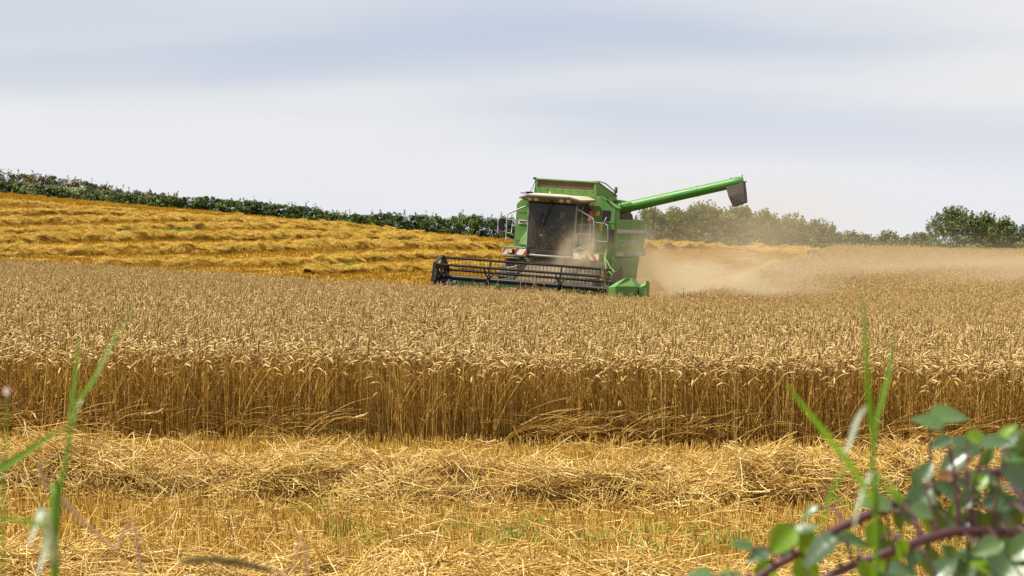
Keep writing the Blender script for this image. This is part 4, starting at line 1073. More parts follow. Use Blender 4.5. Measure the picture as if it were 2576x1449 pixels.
# --- reel
RC, RR = (-2.40, 1.16), .585
X0, X1 = -2.60, 2.74
m = MB(); m.tube([(X0 + .05, RC[0], RC[1]), (X1, RC[0], RC[1])], .068, 20); reel = m.build('reel', M['black'], comb, auto=True)
for k in range(6):
    a = R_(20 + 60 * k); y, z = RC[0] + RR * math.cos(a), RC[1] + RR * math.sin(a)
    m = MB(); m.tube([(X0 + .06, y, z), (X1 - .02, y, z)], .024, 8); m.box(((X0 + X1) / 2, y + .012, z - .004), (X1 - X0 - .1, .012, .075))
    bat = m.build('bat', M['black'], reel)
    m = MB(); n = 44
    for q in range(n):
        x = X0 + .16 + q * (X1 - X0 - .3) / (n - 1)
        m.tube([(x, y, z), (x + .005, y + .015, z - .10), (x - .006, y + .05, z - .20)], [.008, .007, .005], 4)
    tn = m.build('tines', M['black'], bat); tn['kind'] = 'stuff'
for x in (-1.06, 1.18):
    for k in range(6):
        a = R_(20 + 60 * k)
        m = MB(); m.tube([(x, RC[0] + .05 * math.cos(a), RC[1] + .05 * math.sin(a)), (x, RC[0] + RR * math.cos(a), RC[1] + RR * math.sin(a))], .024, 6); m.build('reel_spoke', M['black'], reel)
    m = MB(); m.lathe([(-.05, .09), (-.05, .13), (.05, .13), (.05, .09)], (x, RC[0], RC[1]), 'x', 16); m.build('reel_hub', M['black'], reel)
hexo = [(RC[0] + .64 * math.cos(R_(20 + 60 * k)), RC[1] + .64 * math.sin(R_(20 + 60 * k))) for k in range(6)]
m = MB()
for k in range(6):
    a_, b_ = hexo[k], hexo[(k + 1) % 6]
    mid = ((a_[0] + b_[0]) / 2, (a_[1] + b_[1]) / 2); ln = math.hypot(b_[0] - a_[0], b_[1] - a_[1]); an = math.atan2(b_[1] - a_[1], b_[0] - a_[0])
    m.box((X0, mid[0], mid[1]), (.10, ln, .035), (an, 0, 0))
    m.box((X0, (RC[0] + a_[0]) / 2, (RC[1] + a_[1]) / 2), (.03, .62, .10), (math.atan2(a_[1] - RC[1], a_[0] - RC[0]), 0, 0))
for k in range(6):
    a_, b_ = hexo[k], hexo[(k + 1) % 6]
    p_ = (RC[0] + (a_[0] - RC[0]) * .62, RC[1] + (a_[1] - RC[1]) * .62); q_ = (RC[0] + (b_[0] - RC[0]) * .62, RC[1] + (b_[1] - RC[1]) * .62)
    m.box((X0 + .02, (p_[0] + q_[0]) / 2, (p_[1] + q_[1]) / 2), (.02, .42, .14), (math.atan2(q_[1] - p_[1], q_[0] - p_[0]), 0, 0))
m.lathe([(-.06, .05), (-.06, .16), (.06, .16), (.06, .05)], (X0, RC[0], RC[1]), 'x', 16)
m.build('reel_end_ring', M['black'], reel)
for x in (-2.72, 2.78):
    m = MB(); m.tube([(x, -1.38, 1.08), (x, -1.9, 1.22), (x, -2.42, 1.16)], .04, 8); m.build('reel_arm', M['black'], reel)

# ------------------------------------------------------------------ driver in the cab
def driver():
    J = {'pelvis': (.05, .80, 2.52, .15), 'waist': (.05, .86, 2.70, .14), 'chest': (.05, .88, 2.92, .165), 'neck': (.05, .86, 3.10, .06), 'jaw': (.05, .82, 3.17, .075), 'head': (.05, .83, 3.26, .095), 'crown': (.05, .85, 3.34, .07)}
    E = [('pelvis', 'waist'), ('waist', 'chest'), ('chest', 'neck'), ('neck', 'jaw'), ('jaw', 'head'), ('head', 'crown')]
    for s, t in ((-1, 'l'), (1, 'r')):
        J['sh' + t] = (.05 + s * .19, .87, 3.02, .07); J['el' + t] = (.05 + s * .26, .70, 2.80, .05); J['wr' + t] = (.05 + s * .19, .48, 2.82, .032); J['pa' + t] = (.05 + s * .18, .43, 2.83, .034)
        E += [('chest', 'sh' + t), ('sh' + t, 'el' + t), ('el' + t, 'wr' + t), ('wr' + t, 'pa' + t)]
        for k in range(4):
            J['f%d%s' % (k, t)] = (.05 + s * (.16 + .016 * k), .37 + .004 * k, 2.83, .010); J['g%d%s' % (k, t)] = (.05 + s * (.155 + .016 * k), .36 + .004 * k, 2.80, .008)
            E += [('pa' + t, 'f%d%s' % (k, t)), ('f%d%s' % (k, t), 'g%d%s' % (k, t))]
        J['th' + t] = (.05 + s * .13, .41, 2.855, .011); E.append(('pa' + t, 'th' + t))
        J['hi' + t] = (.05 + s * .10, .74, 2.52, .10); J['kn' + t] = (.05 + s * .17, .36, 2.50, .07); J['an' + t] = (.05 + s * .17, .24, 2.06, .048); J['to' + t] = (.05 + s * .18, .10, 2.01, .04)
        E += [('pelvis', 'hi' + t), ('hi' + t, 'kn' + t), ('kn' + t, 'an' + t), ('an' + t, 'to' + t)]
    names = list(J); me = bpy.data.meshes.new('person'); me.from_pydata([J[n][:3] for n in names], [(names.index(a), names.index(b)) for a, b in E], [])
    o = bpy.data.objects.new('tmp_person', me); COL.objects.link(o)
    sk = o.modifiers.new('skin', 'SKIN'); sk.use_smooth_shade = True
    for k, n in enumerate(names):
        sv = me.skin_vertices[0].data[k]; sv.radius = (J[n][3], J[n][3]); sv.use_root = (n == 'pelvis')
    sb = o.modifiers.new('sub', 'SUBSURF'); sb.levels = sb.render_levels = 2
    dg = bpy.context.evaluated_depsgraph_get(); ev = o.evaluated_get(dg)
    res = bpy.data.meshes.new_from_object(ev); bpy.data.objects.remove(o)
    res.materials.clear(); res.materials.append(M['cloth']); res.materials.append(M['skin'])
    for p in res.polygons:
        c = p.center
        p.material_index = 1 if (c.z > 3.09 or (c.y < .50 and c.z > 2.74)) else 0
    pr = bpy.data.objects.new('person', res); COL.objects.link(pr)
    pr.matrix_world = comb_mat
    tag(pr, 'driver in dark clothes seated behind the dusty windscreen holding the wheel', 'person')
    m = MB(); m.lathe([(0.0, .095), (.05, .098), (.10, .07), (.12, .02)], (.05, .86, 3.28), 'z', 14); h = m.build('hair', M['hair'], None, smooth=True)
    m = MB(); m.loft([[(.035, .735, 3.235), (.065, .735, 3.235), (.05, .74, 3.265)], [(.04, .715, 3.225), (.06, .715, 3.225), (.05, .725, 3.24)]]); nse = m.build('nose', M['skin'], None)
    ey, ey2 = [MB().lathe([(-.008, .004), (0, .012), (.008, .004)], (.05 + s * .036, .742, 3.268), 'y', 8).build('eye', M['hair'], None) for s in (-1, 1)]
    m = MB(); m.box((.05, .742, 3.19), (.05, .01, .012)); mo = m.build('mouth', M['red'], None)
    for q in (h, nse, ey, ey2, mo): q.parent = pr
bpy.context.view_layer.update()
comb_mat = comb.matrix_world.copy()
driver()

# small bits caught on the header
m = MB(); m.tube([(-.9, -2.1, 1.42), (-.5, -2.0, 1.58), (-.3, -2.0, 1.64)], .012, 5)
sb_ = m.build('straw_stalk', M['straw'], None); sb_.matrix_world = comb_mat
tag(sb_, 'single pale straw lying across the black reel bars', 'straw')

# ------------------------------------------------------------------ wild oats standing over the wheat
M['oat'] = plant_mat('pale_oat_husk', [(0, (0.55, 0.42, 0.20)), (1, (0.85, 0.74, 0.48))], 0.3, 0.5, 0.3)
def wild_oat(u, vtop, Y, n, label, spread=0.16, ph=0.42):
    tip = at(u, vtop, Y); zb = gz(tip.x, Y); H = tip.z - zb
    root = empty('wild_oat', (tip.x, Y, zb)); tag(root, label, 'wild oat', 'wild oats above the wheat')
    m = MB(); m.tube([(0, 0, -.03), (.01, 0, H * .5), (-.01, 0, H * .8), (0, 0, H)], [.004, .0035, .003, .002], 5)
    sp = MB(); rr = random.Random(int(u))
    for k in range(n):
        t = k / max(1, n - 1); z = H - ph * t; a = rr.uniform(0, 6.28); L = spread * (0.35 + 0.65 * t) * rr.uniform(.5, 1.1)
        e_ = Vector((math.cos(a) * L, math.sin(a) * L * .6, z + rr.uniform(-.02, .05)))
        m.tube([(0, 0, z), (e_ * .6 + Vector((0, 0, z * .4 + .02))), e_], .0016, 3)
        d = Vector((math.cos(a) * .4, 0, -1)).normalized()
        q = [e_ + d * s for s in (0, .012, .028, .042)]
        sp.tube(q, [.002, .008, .0065, .001], 6)
    st = m.build('stalk', M['straw'], root); s = sp.build('spikelets', M['oat'], root); s['kind'] = 'stuff'; st['kind'] = 'stuff'
wild_oat(1521, 672, 46, 26, 'tall pale wild oat in front of the header right end', 0.17, 0.55)
wild_oat(1342, 697, 46, 11, 'wild oat with drooping husks in front of the middle of the header', 0.15, 0.3)
wild_oat(1252, 706, 47, 6, 'small wild oat at the foot of the reel left spokes', 0.08, 0.2)
wild_oat(268, 651, 48, 12, 'pale wild oat alone at the left wheat edge', 0.17, 0.22)
wild_oat(1625, 726, 44, 7, 'thin wild oat right of the green drive cover', 0.10, 0.3)

# ------------------------------------------------------------------ plants close to the lens
def leaf_mat():
    m, n, l, b = new_mat('bramble_leaf')
    geo = N(n, 'ShaderNodeNewGeometry'); oi = N(n, 'ShaderNodeObjectInfo')
    top = ramp(n, [(0.0, (0.016, 0.055, 0.014)), (0.6, (0.030, 0.085, 0.020)), (1.0, (0.065, 0.135, 0.022))]); l.new(oi.outputs['Random'], top.inputs[0])
    mx = N(n, 'ShaderNodeMix', data_type='RGBA'); l.new(geo.outputs['Backfacing'], mx.inputs['Factor'])
    l.new(top.outputs[0], mx.inputs['A']); mx.inputs['B'].default_value = (0.22, 0.27, 0.17, 1)
    l.new(mx.outputs['Result'], b.inputs['Base Color']); b.inputs['Roughness'].default_value = 0.40; b.inputs['Specular IOR Level'].default_value = 1.0; b.inputs['Coat Weight'].default_value = 0.5; b.inputs['Coat Roughness'].default_value = 0.28
    t = N(n, 'ShaderNodeBsdfTranslucent'); t.inputs[0].default_value = (0.16, 0.34, 0.02, 1)
    ms = N(n, 'ShaderNodeMixShader'); ms.inputs[0].default_value = 0.28; l.new(b.outputs[0], ms.inputs[1]); l.new(t.outputs[0], ms.inputs[2])
    l.new(ms.outputs[0], n['Material Output'].inputs['Surface'])
    return m
M['bleaf'] = leaf_mat()
M['yleaf'] = plant_mat('young_yellow_leaf', [(0, (0.16, 0.30, 0.015)), (1, (0.16, 0.30, 0.015))], 0.45, 0.4, 0.5)
M['rleaf'] = plant_mat('reddened_leaf', [(0, (0.20, 0.085, 0.028)), (1, (0.20, 0.085, 0.028))], 0.35, 0.4, 0.5)
M['cane'] = paint_mat('bramble_cane', (0.060, 0.014, 0.026), 0.38, 0.25, (0.10, 0.05, 0.04), 30)
M['blade'] = plant_mat('grass_blade', [(0, (0.13, 0.30, 0.012)), (1, (0.13, 0.30, 0.012))], 0.40, 0.30, 0.7)
M['blade_pale'] = plant_mat('pale_grass_blade', [(0, (0.42, 0.50, 0.36)), (1, (0.42, 0.50, 0.36))], 0.30, 0.35, 0.7)
M['dry'] = plant_mat('dry_grass_stem', [(0, (0.42, 0.28, 0.19)), (1, (0.42, 0.28, 0.19))], 0.2, 0.6, 0.2)
M['seed'] = plant_mat('dark_grass_seed', [(0, (0.16, 0.13, 0.05)), (1, (0.26, 0.21, 0.09))], 0.1, 0.8, 0.1)
M['petal'] = plant_mat('pinkish_petal', [(0, (0.75, 0.62, 0.66)), (1, (0.75, 0.62, 0.66))], 0.4, 0.6, 0.2)

def leaf_mesh(seed, width=0.62, curl=0.35):
    r = random.Random(seed); nl, nw = 13, 7
    V = []
    for i in range(nl):
        t = i / (nl - 1)
        w = width * 0.5 * (math.sin(math.pi * t ** 0.72) ** 0.85) * (1.0 if t < .97 else .4)
        w *= 1 + (0.10 if i % 2 else -0.05)
        for j in range(nw):
            s = -1 + 2 * j / (nw - 1)
            z = 0.16 * abs(s) ** 1.3 * w * 2 - curl * t * t * 0.5 + 0.030 * math.sin(t * 34 + abs(s) * 4.0) * (1 - abs(s)) + r.uniform(-.006, .006)
            V.append((t + 0.05 * abs(s) * (1 - t), s * w, z))
    F = [(i * nw + j, (i + 1) * nw + j, (i + 1) * nw + j + 1, i * nw + j + 1) for i in range(nl - 1) for j in range(nw - 1)]
    return V, F
LM = []
for k in range(5):
    V, F = leaf_mesh(k, (0.60, 0.66, 0.56, 0.72, 0.5)[k], (0.3, 0.5, 0.15, 0.6, 0.8)[k])
    LM.append(np_mesh('leaf', np.array(V), np.array(F), None, np.full(len(V), 0.5), True))
LMAT = {}
def leaf_obj(parent, base, d, nrm, L, mat, k):
    key = (k, mat)
    if key not in LMAT:
        me = LM[k].copy(); me.materials.append(M[mat]); LMAT[key] = me
    o = bpy.data.objects.new('leaf', LMAT[key]); COL.objects.link(o)
    x = d.normalized(); z = (nrm - x * nrm.dot(x)).normalized(); y = z.cross(x)
    mw = Matrix((x * L, y * L, z * L)).transposed().to_4x4(); mw.translation = base
    o.parent = parent; o.matrix_world = mw
    if parent: o.matrix_parent_inverse = parent_inv(parent)
    return o
def parent_inv(p):
    return Matrix.Translation(-Vector(p.location)) if p.rotation_euler == Euler((0, 0, 0)) else p.matrix_world.inverted()

def z6(x, y, Y): return at(1677 + x * .35183, 939 + y * .35183, Y)
def z7(x, y, Y): return at(x * .3982, 872 + y * .3982, Y)
def smooth_path(P, n=6):
    P = [Vector(p) for p in P]; out = []
    for i in range(len(P) - 1):
        p0, p1, p2, p3 = P[max(i - 1, 0)], P[i], P[i + 1], P[min(i + 2, len(P) - 1)]
        for q in range(n):
            t = q / n
            out.append(0.5 * ((2 * p1) + (p2 - p0) * t + (2 * p0 - 5 * p1 + 4 * p2 - p3) * t * t + (3 * p1 - p0 - 3 * p2 + p3) * t ** 3))
    out.append(P[-1]); return out

BX, BY = 0.62, 1.95
bram = empty('bramble', (BX, BY, gz(BX, BY)))
tag(bram, 'bramble with thorny purple canes and glossy leaves arching in from the right', 'bramble')
def local(p): return Vector(p) - Vector(bram.location)
root_a, root_b = Vector((BX + .05, BY, gz(BX, BY) - .03)), Vector((BX - .04, BY - .05, gz(BX, BY) - .03))
cane_paths = [
    [root_a, Vector((BX + .10, 1.95, 1.50)), z6(2900, 700, 1.95), z6(2553, 675, 1.95), z6(2380, 705, 1.94), z6(2130, 768, 1.92), z6(1900, 845, 1.90), z6(1680, 928, 1.88), z6(1450, 1012, 1.86), z6(1220, 1115, 1.85), z6(1050, 1215, 1.84), z6(900, 1310, 1.83), z6(720, 1415, 1.82), z6(560, 1530, 1.81)],
    [root_b, Vector((BX + .02, 1.85, 1.40)), z6(2800, 1190, 1.82), z6(2553, 1158, 1.82), z6(2300, 1138, 1.80), z6(2080, 1130, 1.79), z6(1900, 1172, 1.78), z6(1750, 1222, 1.77), z6(1560, 1290, 1.76), z6(1400, 1345, 1.76), z6(1150, 1455, 1.75), z6(950, 1560, 1.75)]]
CP = []
for P in cane_paths:
    S = smooth_path([local(p) for p in P], 7); CP.append(S)
    m = MB(); m.tube(S, [.0062 - .0030 * k / len(S) for k in range(len(S))], 10)
    cn = m.build('cane', M['cane'], bram, smooth=True)
    for k in range(4, len(S) - 2, 3):
        p = S[k]; a = random.uniform(0, 6.28); d = (S[k + 1] - S[k]).normalized()
        side_ = d.cross(Vector((math.cos(a), math.sin(a), .3))).normalized()
        th = MB(); th.tube([p + side_ * .003, p + side_ * .008 + d * .001, p + side_ * .0125 - d * .003], [.0024, .0012, .0002], 6); th.build('thorn', M['cane'], cn)
LV = [  # x, y, length, direction, facing, kind, mesh   (measured on the photograph, each at its own distance)
    (2010, 300, 290, 12, .25, 'bleaf', 1), (1870, 350, 230, 160, .35, 'bleaf', 0), (1960, 495, 170, 200, .9, 'bleaf', 2), (2050, 640, 260, 215, .3, 'bleaf', 0),
    (2350, 490, 220, 20, .3, 'bleaf', 1), (2500, 470, 240, 35, .3, 'bleaf', 3), (2130, 520, 240, 150, .5, 'bleaf', 2), (1800, 770, 210, 235, .35, 'bleaf', 3),
    (1800, 930, 300, 230, .35, 'bleaf', 1), (2010, 850, 240, 330, .3, 'bleaf', 0), (1925, 1060, 230, 250, .9, 'bleaf', 3), (2055, 1000, 190, 80, .25, 'bleaf', 0),
    (2195, 1075, 240, 285, .9, 'bleaf', 1), (2270, 760, 260, 350, .3, 'bleaf', 2), (2400, 920, 300, 15, .3, 'bleaf', 1), (830, 1180, 240, 225, .9, 'yleaf', 3),
    (985, 1115, 190, 20, .2, 'bleaf', 0), (1000, 1215, 210, 275, .9, 'yleaf', 1), (1100, 1270, 330, 222, .35, 'bleaf', 2), (660, 1300, 190, 200, .4, 'bleaf', 0),
    (540, 1235, 170, 165, .3, 'bleaf', 2), (850, 1265, 170, 330, .3, 'bleaf', 0), (1490, 1150, 220, 250, .4, 'bleaf', 1), (1500, 930, 240, 160, .25, 'bleaf', 3),
    (1665, 1030, 170, 265, .4, 'bleaf', 2), (2200, 1370, 460, 190, .3, 'bleaf', 3), (2440, 1330, 380, 60, .3, 'bleaf', 1), (1880, 1345, 230, 280, .5, 'bleaf', 0),
    (2020, 1320, 220, 300, .9, 'bleaf', 2), (2500, 740, 260, 320, .6, 'bleaf', 0), (2000, 735, 150, 190, .6, 'rleaf', 2), (2290, 600, 150, 240, .7, 'bleaf', 4),
    (1020, 985, 160, 200, .2, 'bleaf', 4), (2480, 1020, 240, 300, .8, 'bleaf', 1), (2330, 1040, 200, 250, .9, 'bleaf', 0), (2500, 600, 230, 10, .4, 'bleaf', 2),
    (2420, 420, 160, 60, .3, 'yleaf', 4), (2220, 470, 190, 340, .5, 'yleaf', 2), (1330, 1180, 260, 5, .4, 'bleaf', 4), (1420, 1420, 180, 285, .8, 'yleaf', 0), (1590, 1370, 200, 260, .7, 'yleaf', 1),
    (1760, 1300, 200, 260, .4, 'bleaf', 0), (240, 1440, 190, 170, .3, 'bleaf', 0), (440, 1450, 180, 20, .5, 'yleaf', 2), (2540, 860, 220, 330, .3, 'bleaf', 3), (2300, 1240, 230, 200, .8, 'bleaf', 0), (2540, 1250, 260, 210, .8, 'bleaf', 1),
    (1640, 870, 170, 120, .5, 'yleaf', 4), (1850, 700, 170, 60, .3, 'bleaf', 0), (700, 1440, 220, 250, .8, 'yleaf', 1), (1000, 1420, 240, 285, .8, 'yleaf', 3), (2130, 1480, 300, 250, .8, 'bleaf', 0)]
for k in range(44):
    rr = random.Random(900 + k)
    x_, y_ = rr.uniform(1500, 2560), rr.uniform(420, 1480)
    if y_ < 1500 - (x_ - 900) * .62 or (x_ < 2000 and 1060 < y_ < 1250): continue
    LV.append((x_, y_, rr.uniform(120, 230), rr.uniform(0, 360), rr.choice((.2, .35, .6, .9)), rr.choice(('bleaf', 'bleaf', 'bleaf', 'yleaf')), rr.randrange(5)))
stalks = MB()
for k, (x, y, L, a, face, kd, mk) in enumerate(LV):
    rr = random.Random(k * 13 + 5)
    Yd = 1.88 + rr.uniform(-.09, .07) - (0.05 if y > 1200 else 0)
    al = R_(a); ln = L * .35183 / FPX * Yd * 1.12
    c = z6(x, y, Yd)
    d = Vector((math.cos(al), rr.uniform(-.35, .25), math.sin(al))).normalized()
    nr = Vector((rr.uniform(-.30, .25), -.40 - .55 * face, 1.0 - .5 * face)).normalized()
    base = c - d * ln * .5
    leaf_obj(bram, base, d, nr, ln, kd, mk)
    # leaf stalk back to the nearest cane
    lb = local(base); near = min((q for S in CP for q in S), key=lambda q: (q - lb).length)
    if (near - lb).length < .16:
        stalks.tube([near, (near + lb) / 2 + Vector((0, 0, .008)), lb + Vector(d) * .004], [.0016, .0013, .001], 6)
s_ = stalks.build('leaf_stalks', M['cane'], bram); s_['kind'] = 'stuff'

def blade(parent, pts, width, mat, name='blade', fold=0.35, twist=0.0, tipw=0.12, basew=0.5):
    S = smooth_path(pts, 6); n = len(S); V = []; F = []
    for i, p in enumerate(S):
        t = i / (n - 1)
        d = (S[min(i + 1, n - 1)] - S[max(i - 1, 0)]).normalized()
        side_ = d.cross(Vector((math.sin(twist * t), -1, 0.25 + .3 * math.sin(twist * t)))).normalized(); up = side_.cross(d)
        w = width * .5 * (basew + (1 - basew) * min(1, t / .3)) * (1 if t < .45 else tipw + (1 - tipw) * (1 - ((t - .45) / .55) ** 1.6))
        for s, f in ((-1, fold), (0, 0), (1, fold)): V.append(p + side_ * w * s + up * w * f * abs(s))
    F = [(i * 3 + j, i * 3 + j + 1, (i + 1) * 3 + j + 1, (i + 1) * 3 + j) for i in range(n - 1) for j in range(2)]
    off = Vector(parent.location)
    me = np_mesh(name, np.array([tuple(v - off) for v in V]), np.array(F), M[mat], np.full(len(V), .5), True)
    return link(name, me, parent)
def stem_part(parent, pts, r0, r1, mat, name='stem'):
    off = Vector(parent.location); S = [p - off for p in smooth_path(pts, 5)]
    m = MB(); m.tube(S, [r0 + (r1 - r0) * i / (len(S) - 1) for i in range(len(S))], 8); o = m.build(name, M[mat], parent, smooth=True)
    a = o.data.attributes.new('tone', 'FLOAT', 'POINT')
    return o
def px(w, Y): return w / FPX * Y
Y6 = 1.36
g0 = z6(1490, 2400, Y6); g0.z = gz(g0.x, Y6)
gr = empty('grass_plant', g0); tag(gr, 'tall blurred green grass stem with long blades left of the bramble', 'grass')
stem_part(gr, [g0, z6(1495, 1449, Y6), z6(1490, 1000, Y6), z6(1470, 700, Y6), z6(1475, 560, Y6)], .0022, .0016, 'blade')
for pts, w, mt in [
    ([(1474, 640), (1465, 420), (1440, 150), (1425, -100), (1410, -350), (1396, -590)], 19, 'blade'),
    ([(1480, 600), (1500, 330), (1560, 100), (1595, -60), (1615, -310)], 15, 'blade'),
    ([(1490, 960), (1420, 830), (1330, 690), (1230, 560), (1080, 370), (960, 220), (850, 70)], 21, 'blade'),
    ([(1255, 600), (1310, 480), (1350, 350), (1400, 265), (1428, 232)], 17, 'blade_pale'),
    ([(1492, 690), (1440, 745), (1390, 860), (1350, 1020), (1335, 1140)], 15, 'blade_pale'),
    ([(1300, 640), (1230, 745), (1160, 880), (1120, 1020), (1092, 1095)], 10, 'blade'),
    ([(1478, 700), (1560, 765), (1665, 810)], 9, 'blade'), ([(1150, 905), (1230, 910), (1350, 965)], 9, 'blade')]:
    blade(gr, [z6(a, b, Y6 + .0002 * (a - 1480)) for a, b in pts], px(w * .78, Y6), mt)
Y7 = 1.36
g1 = z7(340, 2300, Y7); g1.z = gz(g1.x, Y7)
gl = empty('grass_plant', g1); tag(gl, 'blurred green grass at far left with a pale curled blade', 'grass')
stem_part(gl, [g1, z7(345, 1449, Y7), z7(352, 1200, Y7), z7(368, 950, Y7), z7(400, 800, Y7), z7(430, 650, Y7), z7(448, 430, Y7)], .0034, .0012, 'blade')
for pts, w, mt in [
    ([(440, 520), (452, 380), (468, 230), (488, 60), (500, -60)], 15, 'blade'), ([(438, 560), (500, 350), (580, 225), (650, 90), (730, -70), (842, -245)], 13, 'blade'),
    ([(352, 1160), (250, 1125), (190, 1110), (100, 1096), (0, 1088), (-120, 1090)], 17, 'blade'),
    ([(350, 1500), (335, 1320), (305, 1170), (285, 1065), (255, 1045), (225, 1130), (180, 1262)], 27, 'blade_pale'),
    ([(358, 1600), (352, 1400), (340, 1250), (318, 1130), (300, 1060)], 26, 'blade'), ([(330, 1290), (296, 1215), (282, 1300), (235, 1449)], 19, 'blade_pale')]:
    blade(gl, [z7(a, b, Y7 + .0002 * (a - 350)) for a, b in pts], px(w * (.95 if mt == 'blade_pale' else .7), Y7), mt)
g2 = z7(-600, 2300, 1.75); g2.z = gz(g2.x, 1.75)
ge = empty('grass_plant', g2); tag(ge, 'single green grass blade reaching in from the left picture edge', 'grass')
blade(ge, [g2, z7(-480, 1500, 1.75), z7(-260, 1000, 1.75), z7(-120, 855, 1.75), z7(0, 772, 1.75), z7(120, 700, 1.75), z7(230, 622, 1.75), z7(330, 556, 1.75), z7(410, 508, 1.75)], px(19, 1.75), 'blade')
g3 = z7(1100, 2100, 1.8); g3.z = gz(g3.x, 1.8)
gd = empty('grass_plant', g3); tag(gd, 'dry bent brownish grass stem beside the left green grass', 'grass')
stem_part(gd, [g3, z7(900, 1500, 1.8), z7(720, 1290, 1.8), z7(600, 1170, 1.8), z7(470, 1050, 1.8), z7(380, 955, 1.8), z7(300, 890, 1.8), z7(262, 800, 1.8), z7(245, 725, 1.8)], .0016, .0010, 'dry')
blade(gd, [z7(500, 1085, 1.8), z7(440, 1010, 1.8), z7(370, 945, 1.8), z7(320, 900, 1.8)], px(12, 1.8), 'dry')
blade(gd, [z7(300, 880, 1.8), z7(262, 790, 1.8), z7(250, 740, 1.8), z7(275, 700, 1.8)], px(10, 1.8), 'dry')
g4 = z7(2000, 2200, 1.7); g4.z = gz(g4.x, 1.7)
gs_ = empty('grass_plant', g4); tag(gs_, 'drooping dark grass seed head blurred at the bottom edge', 'grass')
stem_part(gs_, [g4, z7(1950, 1600, 1.7), z7(1830, 1460, 1.7), z7(1700, 1405, 1.7)], .0012, .0009, 'dry')
hp = smooth_path([z7(1720, 1412, 1.7), z7(1550, 1370, 1.7), z7(1400, 1349, 1.7), z7(1250, 1350, 1.7), z7(1160, 1362, 1.7)], 14)
m = MB(); off = Vector(gs_.location)
for i, p in enumerate(hp):
    t = i / (len(hp) - 1); r = .0032 * math.sin(math.pi * min(.97, .05 + t * .95)) ** .5
    for q in range(5):
        a = random.uniform(0, 6.28); d = Vector((0, math.cos(a), math.sin(a)))
        b0 = p - off + d * r * .3; e_ = b0 + d * r + Vector((-.003, 0, 0))
        m.tube([b0, (b0 + e_) / 2, e_], [.0008, .0011, .0002], 4)
hd = m.build('seed_head', M['seed'], gs_); hd['kind'] = 'stuff'
f0 = z7(20, 2200, 1.7); f0.z = gz(f0.x, 1.7)
fl = empty('flower', f0); tag(fl, 'small blurred pinkish flower at the left picture edge', 'flower')
stem_part(fl, [f0, z7(20, 1300, 1.7), z7(35, 700, 1.7), z7(45, 300, 1.7)], .0010, .0007, 'blade')
fc_ = z7(45, 280, 1.7) - Vector(f0)
for k in range(5):
    a = 2 * math.pi * k / 5; m = MB(); r = .0035
    c = fc_ + Vector((math.cos(a) * r * .6, -.001, math.sin(a) * r * .6))
    m.add([fc_, c + Vector((-math.sin(a) * r * .4, -.001, math.cos(a) * r * .4)), fc_ + Vector((math.cos(a) * r * 1.15, -.002, math.sin(a) * r * 1.15)), c - Vector((-math.sin(a) * r * .4, .001, math.cos(a) * r * .4))], [(0, 1, 2, 3)])
    m.build('petal', M['petal'], fl)

# ------------------------------------------------------------------ dust raised by the harvester
def dust_mat(name, dens, scale, lo, hi, aniso=0.35, seed=0.0, col=(0.90, 0.77, 0.56), stretch=(1, 1, 1), power=1.6):
    m = bpy.data.materials.new(name); m.use_nodes = True; n, l = m.node_tree.nodes, m.node_tree.links; n.clear()
    out = N(n, 'ShaderNodeOutputMaterial'); pv = N(n, 'ShaderNodeVolumePrincipled')
    pv.inputs['Color'].default_value = (*col, 1); pv.inputs['Anisotropy'].default_value = aniso
    tc = N(n, 'ShaderNodeTexCoord')
    ln = N(n, 'ShaderNodeVectorMath', operation='LENGTH'); l.new(tc.outputs['Object'], ln.inputs[0])
    fall = N(n, 'ShaderNodeMapRange', interpolation_type='SMOOTHSTEP'); fall.inputs['From Min'].default_value = 1.0; fall.inputs['From Max'].default_value = 0.05
    l.new(ln.outputs['Value'], fall.inputs['Value'])
    pw = N(n, 'ShaderNodeMath', operation='POWER'); l.new(fall.outputs[0], pw.inputs[0]); pw.inputs[1].default_value = power
    mp = N(n, 'ShaderNodeMapping'); mp.inputs['Location'].default_value = (seed, seed * 1.7, seed * .6); mp.inputs['Scale'].default_value = stretch; l.new(tc.outputs['Object'], mp.inputs[0])
    nz = N(n, 'ShaderNodeTexNoise'); nz.inputs['Scale'].default_value = scale; nz.inputs['Detail'].default_value = 3; l.new(mp.outputs[0], nz.inputs['Vector'])
    mr = N(n, 'ShaderNodeMapRange', interpolation_type='SMOOTHSTEP'); mr.inputs['From Min'].default_value = lo; mr.inputs['From Max'].default_value = hi; l.new(nz.outputs['Fac'], mr.inputs['Value'])
    a = N(n, 'ShaderNodeMath', operation='MULTIPLY'); l.new(pw.outputs[0], a.inputs[0]); l.new(mr.outputs[0], a.inputs[1])
    b = N(n, 'ShaderNodeMath', operation='MULTIPLY'); l.new(a.outputs[0], b.inputs[0]); b.inputs[1].default_value = dens
    l.new(b.outputs[0], pv.inputs['Density']); l.new(pv.outputs[0], out.inputs['Volume'])
    return m
bm = bmesh.new(); bmesh.ops.create_icosphere(bm, subdivisions=3, radius=1.0); dust_me = bpy.data.meshes.new('dust_cloud'); bm.to_mesh(dust_me); bm.free()
def dust(label, c, r, rot, mat):
    me = dust_me.copy(); me.materials.append(mat)
    o = link('dust_cloud', me); o.location = c; o.scale = r; o.rotation_euler = rot
    tag(o, label, 'dust', 'dust thrown up by the harvester', 'stuff'); return o
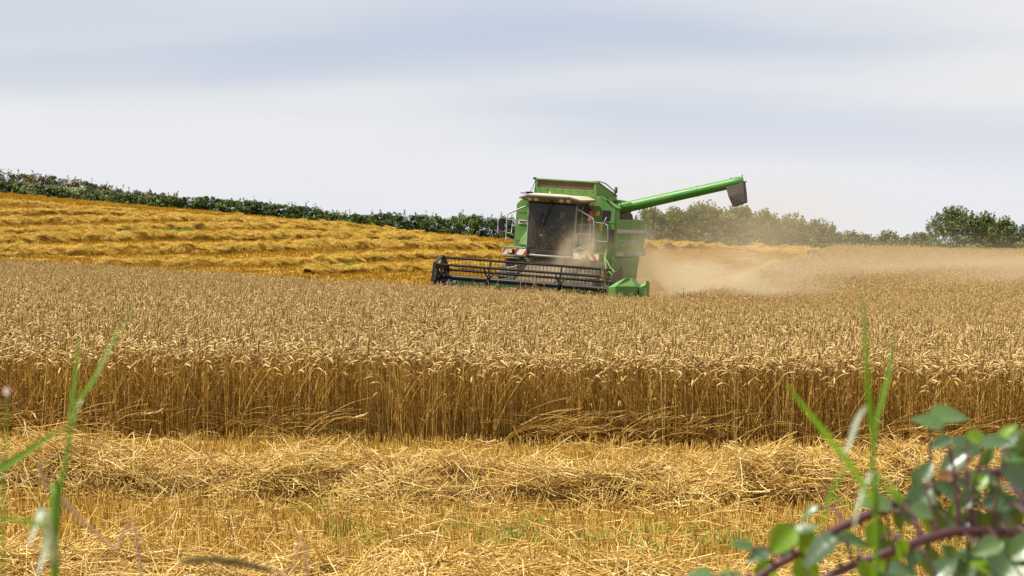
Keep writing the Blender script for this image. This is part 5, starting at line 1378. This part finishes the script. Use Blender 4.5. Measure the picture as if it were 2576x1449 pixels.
dust('thick pale dust rolling low behind the harvester', (6.6, 67.5, 0.55), (6.2, 5.5, 1.9), (0, 0, R_(15)), dust_mat('dust_dense', 0.75, 3.2, 0.32, 0.66, seed=1.3))
dust('thin dust drifting over the wheat to the right', (17.0, 77.0, 1.0), (15.0, 13.0, 1.9), (0, R_(-1), R_(10)), dust_mat('dust_drift', 0.13, 2.6, 0.25, 0.75, seed=4.1))
dust('faint dust haze hanging before the scrub bushes', (9.5, 76.0, 2.7), (10.5, 9.0, 3.2), (0, R_(6), 0), dust_mat('dust_haze', 0.085, 2.0, 0.25, 0.75, seed=7.7))
def cw(p): return comb_mat @ Vector(p)
dust('dust plume boiling up right of the cab over the header', cw((1.45, -1.30, 2.05)), (1.25, 1.0, 1.6), (0, R_(38), R_(-20)), dust_mat('dust_plume', 2.5, 2.3, 0.36, 0.66, seed=2.2))
dust('dust caught between the reel and the front of the cab', cw((0.75, -1.25, 1.42)), (2.1, 0.8, 0.75), (0, R_(6), R_(-20)), dust_mat('dust_reel', 1.6, 2.0, 0.34, 0.70, seed=5.2))
dust('light dust along the side cover of the harvester', cw((2.6, 1.6, 2.0)), (1.3, 2.6, 1.6), (0, 0, R_(-20)), dust_mat('dust_side', 0.6, 2.0, 0.25, 0.75, seed=9.0))

# bits of chaff flying in the dust
n = 420
cl = np.concatenate([np.array([cw((random.gauss(1.0, .9), random.gauss(-1.3, .5), random.gauss(1.9, .45))) for _ in range(n // 2)]), np.array([(random.gauss(7, 3), random.gauss(67, 3), abs(random.gauss(.6, .6))) for _ in range(n // 2)])])
d_ = rng.normal(size=(n, 3)); d_ /= np.linalg.norm(d_, axis=1, keepdims=True)
C_ = cl[:, None, :] + d_[:, None, :] * np.array([-.5, .5])[None, :, None] * rng.uniform(.01, .04, (n, 1, 1))
v_, q_, t_ = sweep(C_, np.full((n, 2), .004), 3)
ch = link('flying_chaff', np_mesh('flying_chaff', v_, q_, M['straw'], t_))
tag(ch, 'tiny bits of chaff flying in the dust round the harvester', 'chaff', kind='stuff')
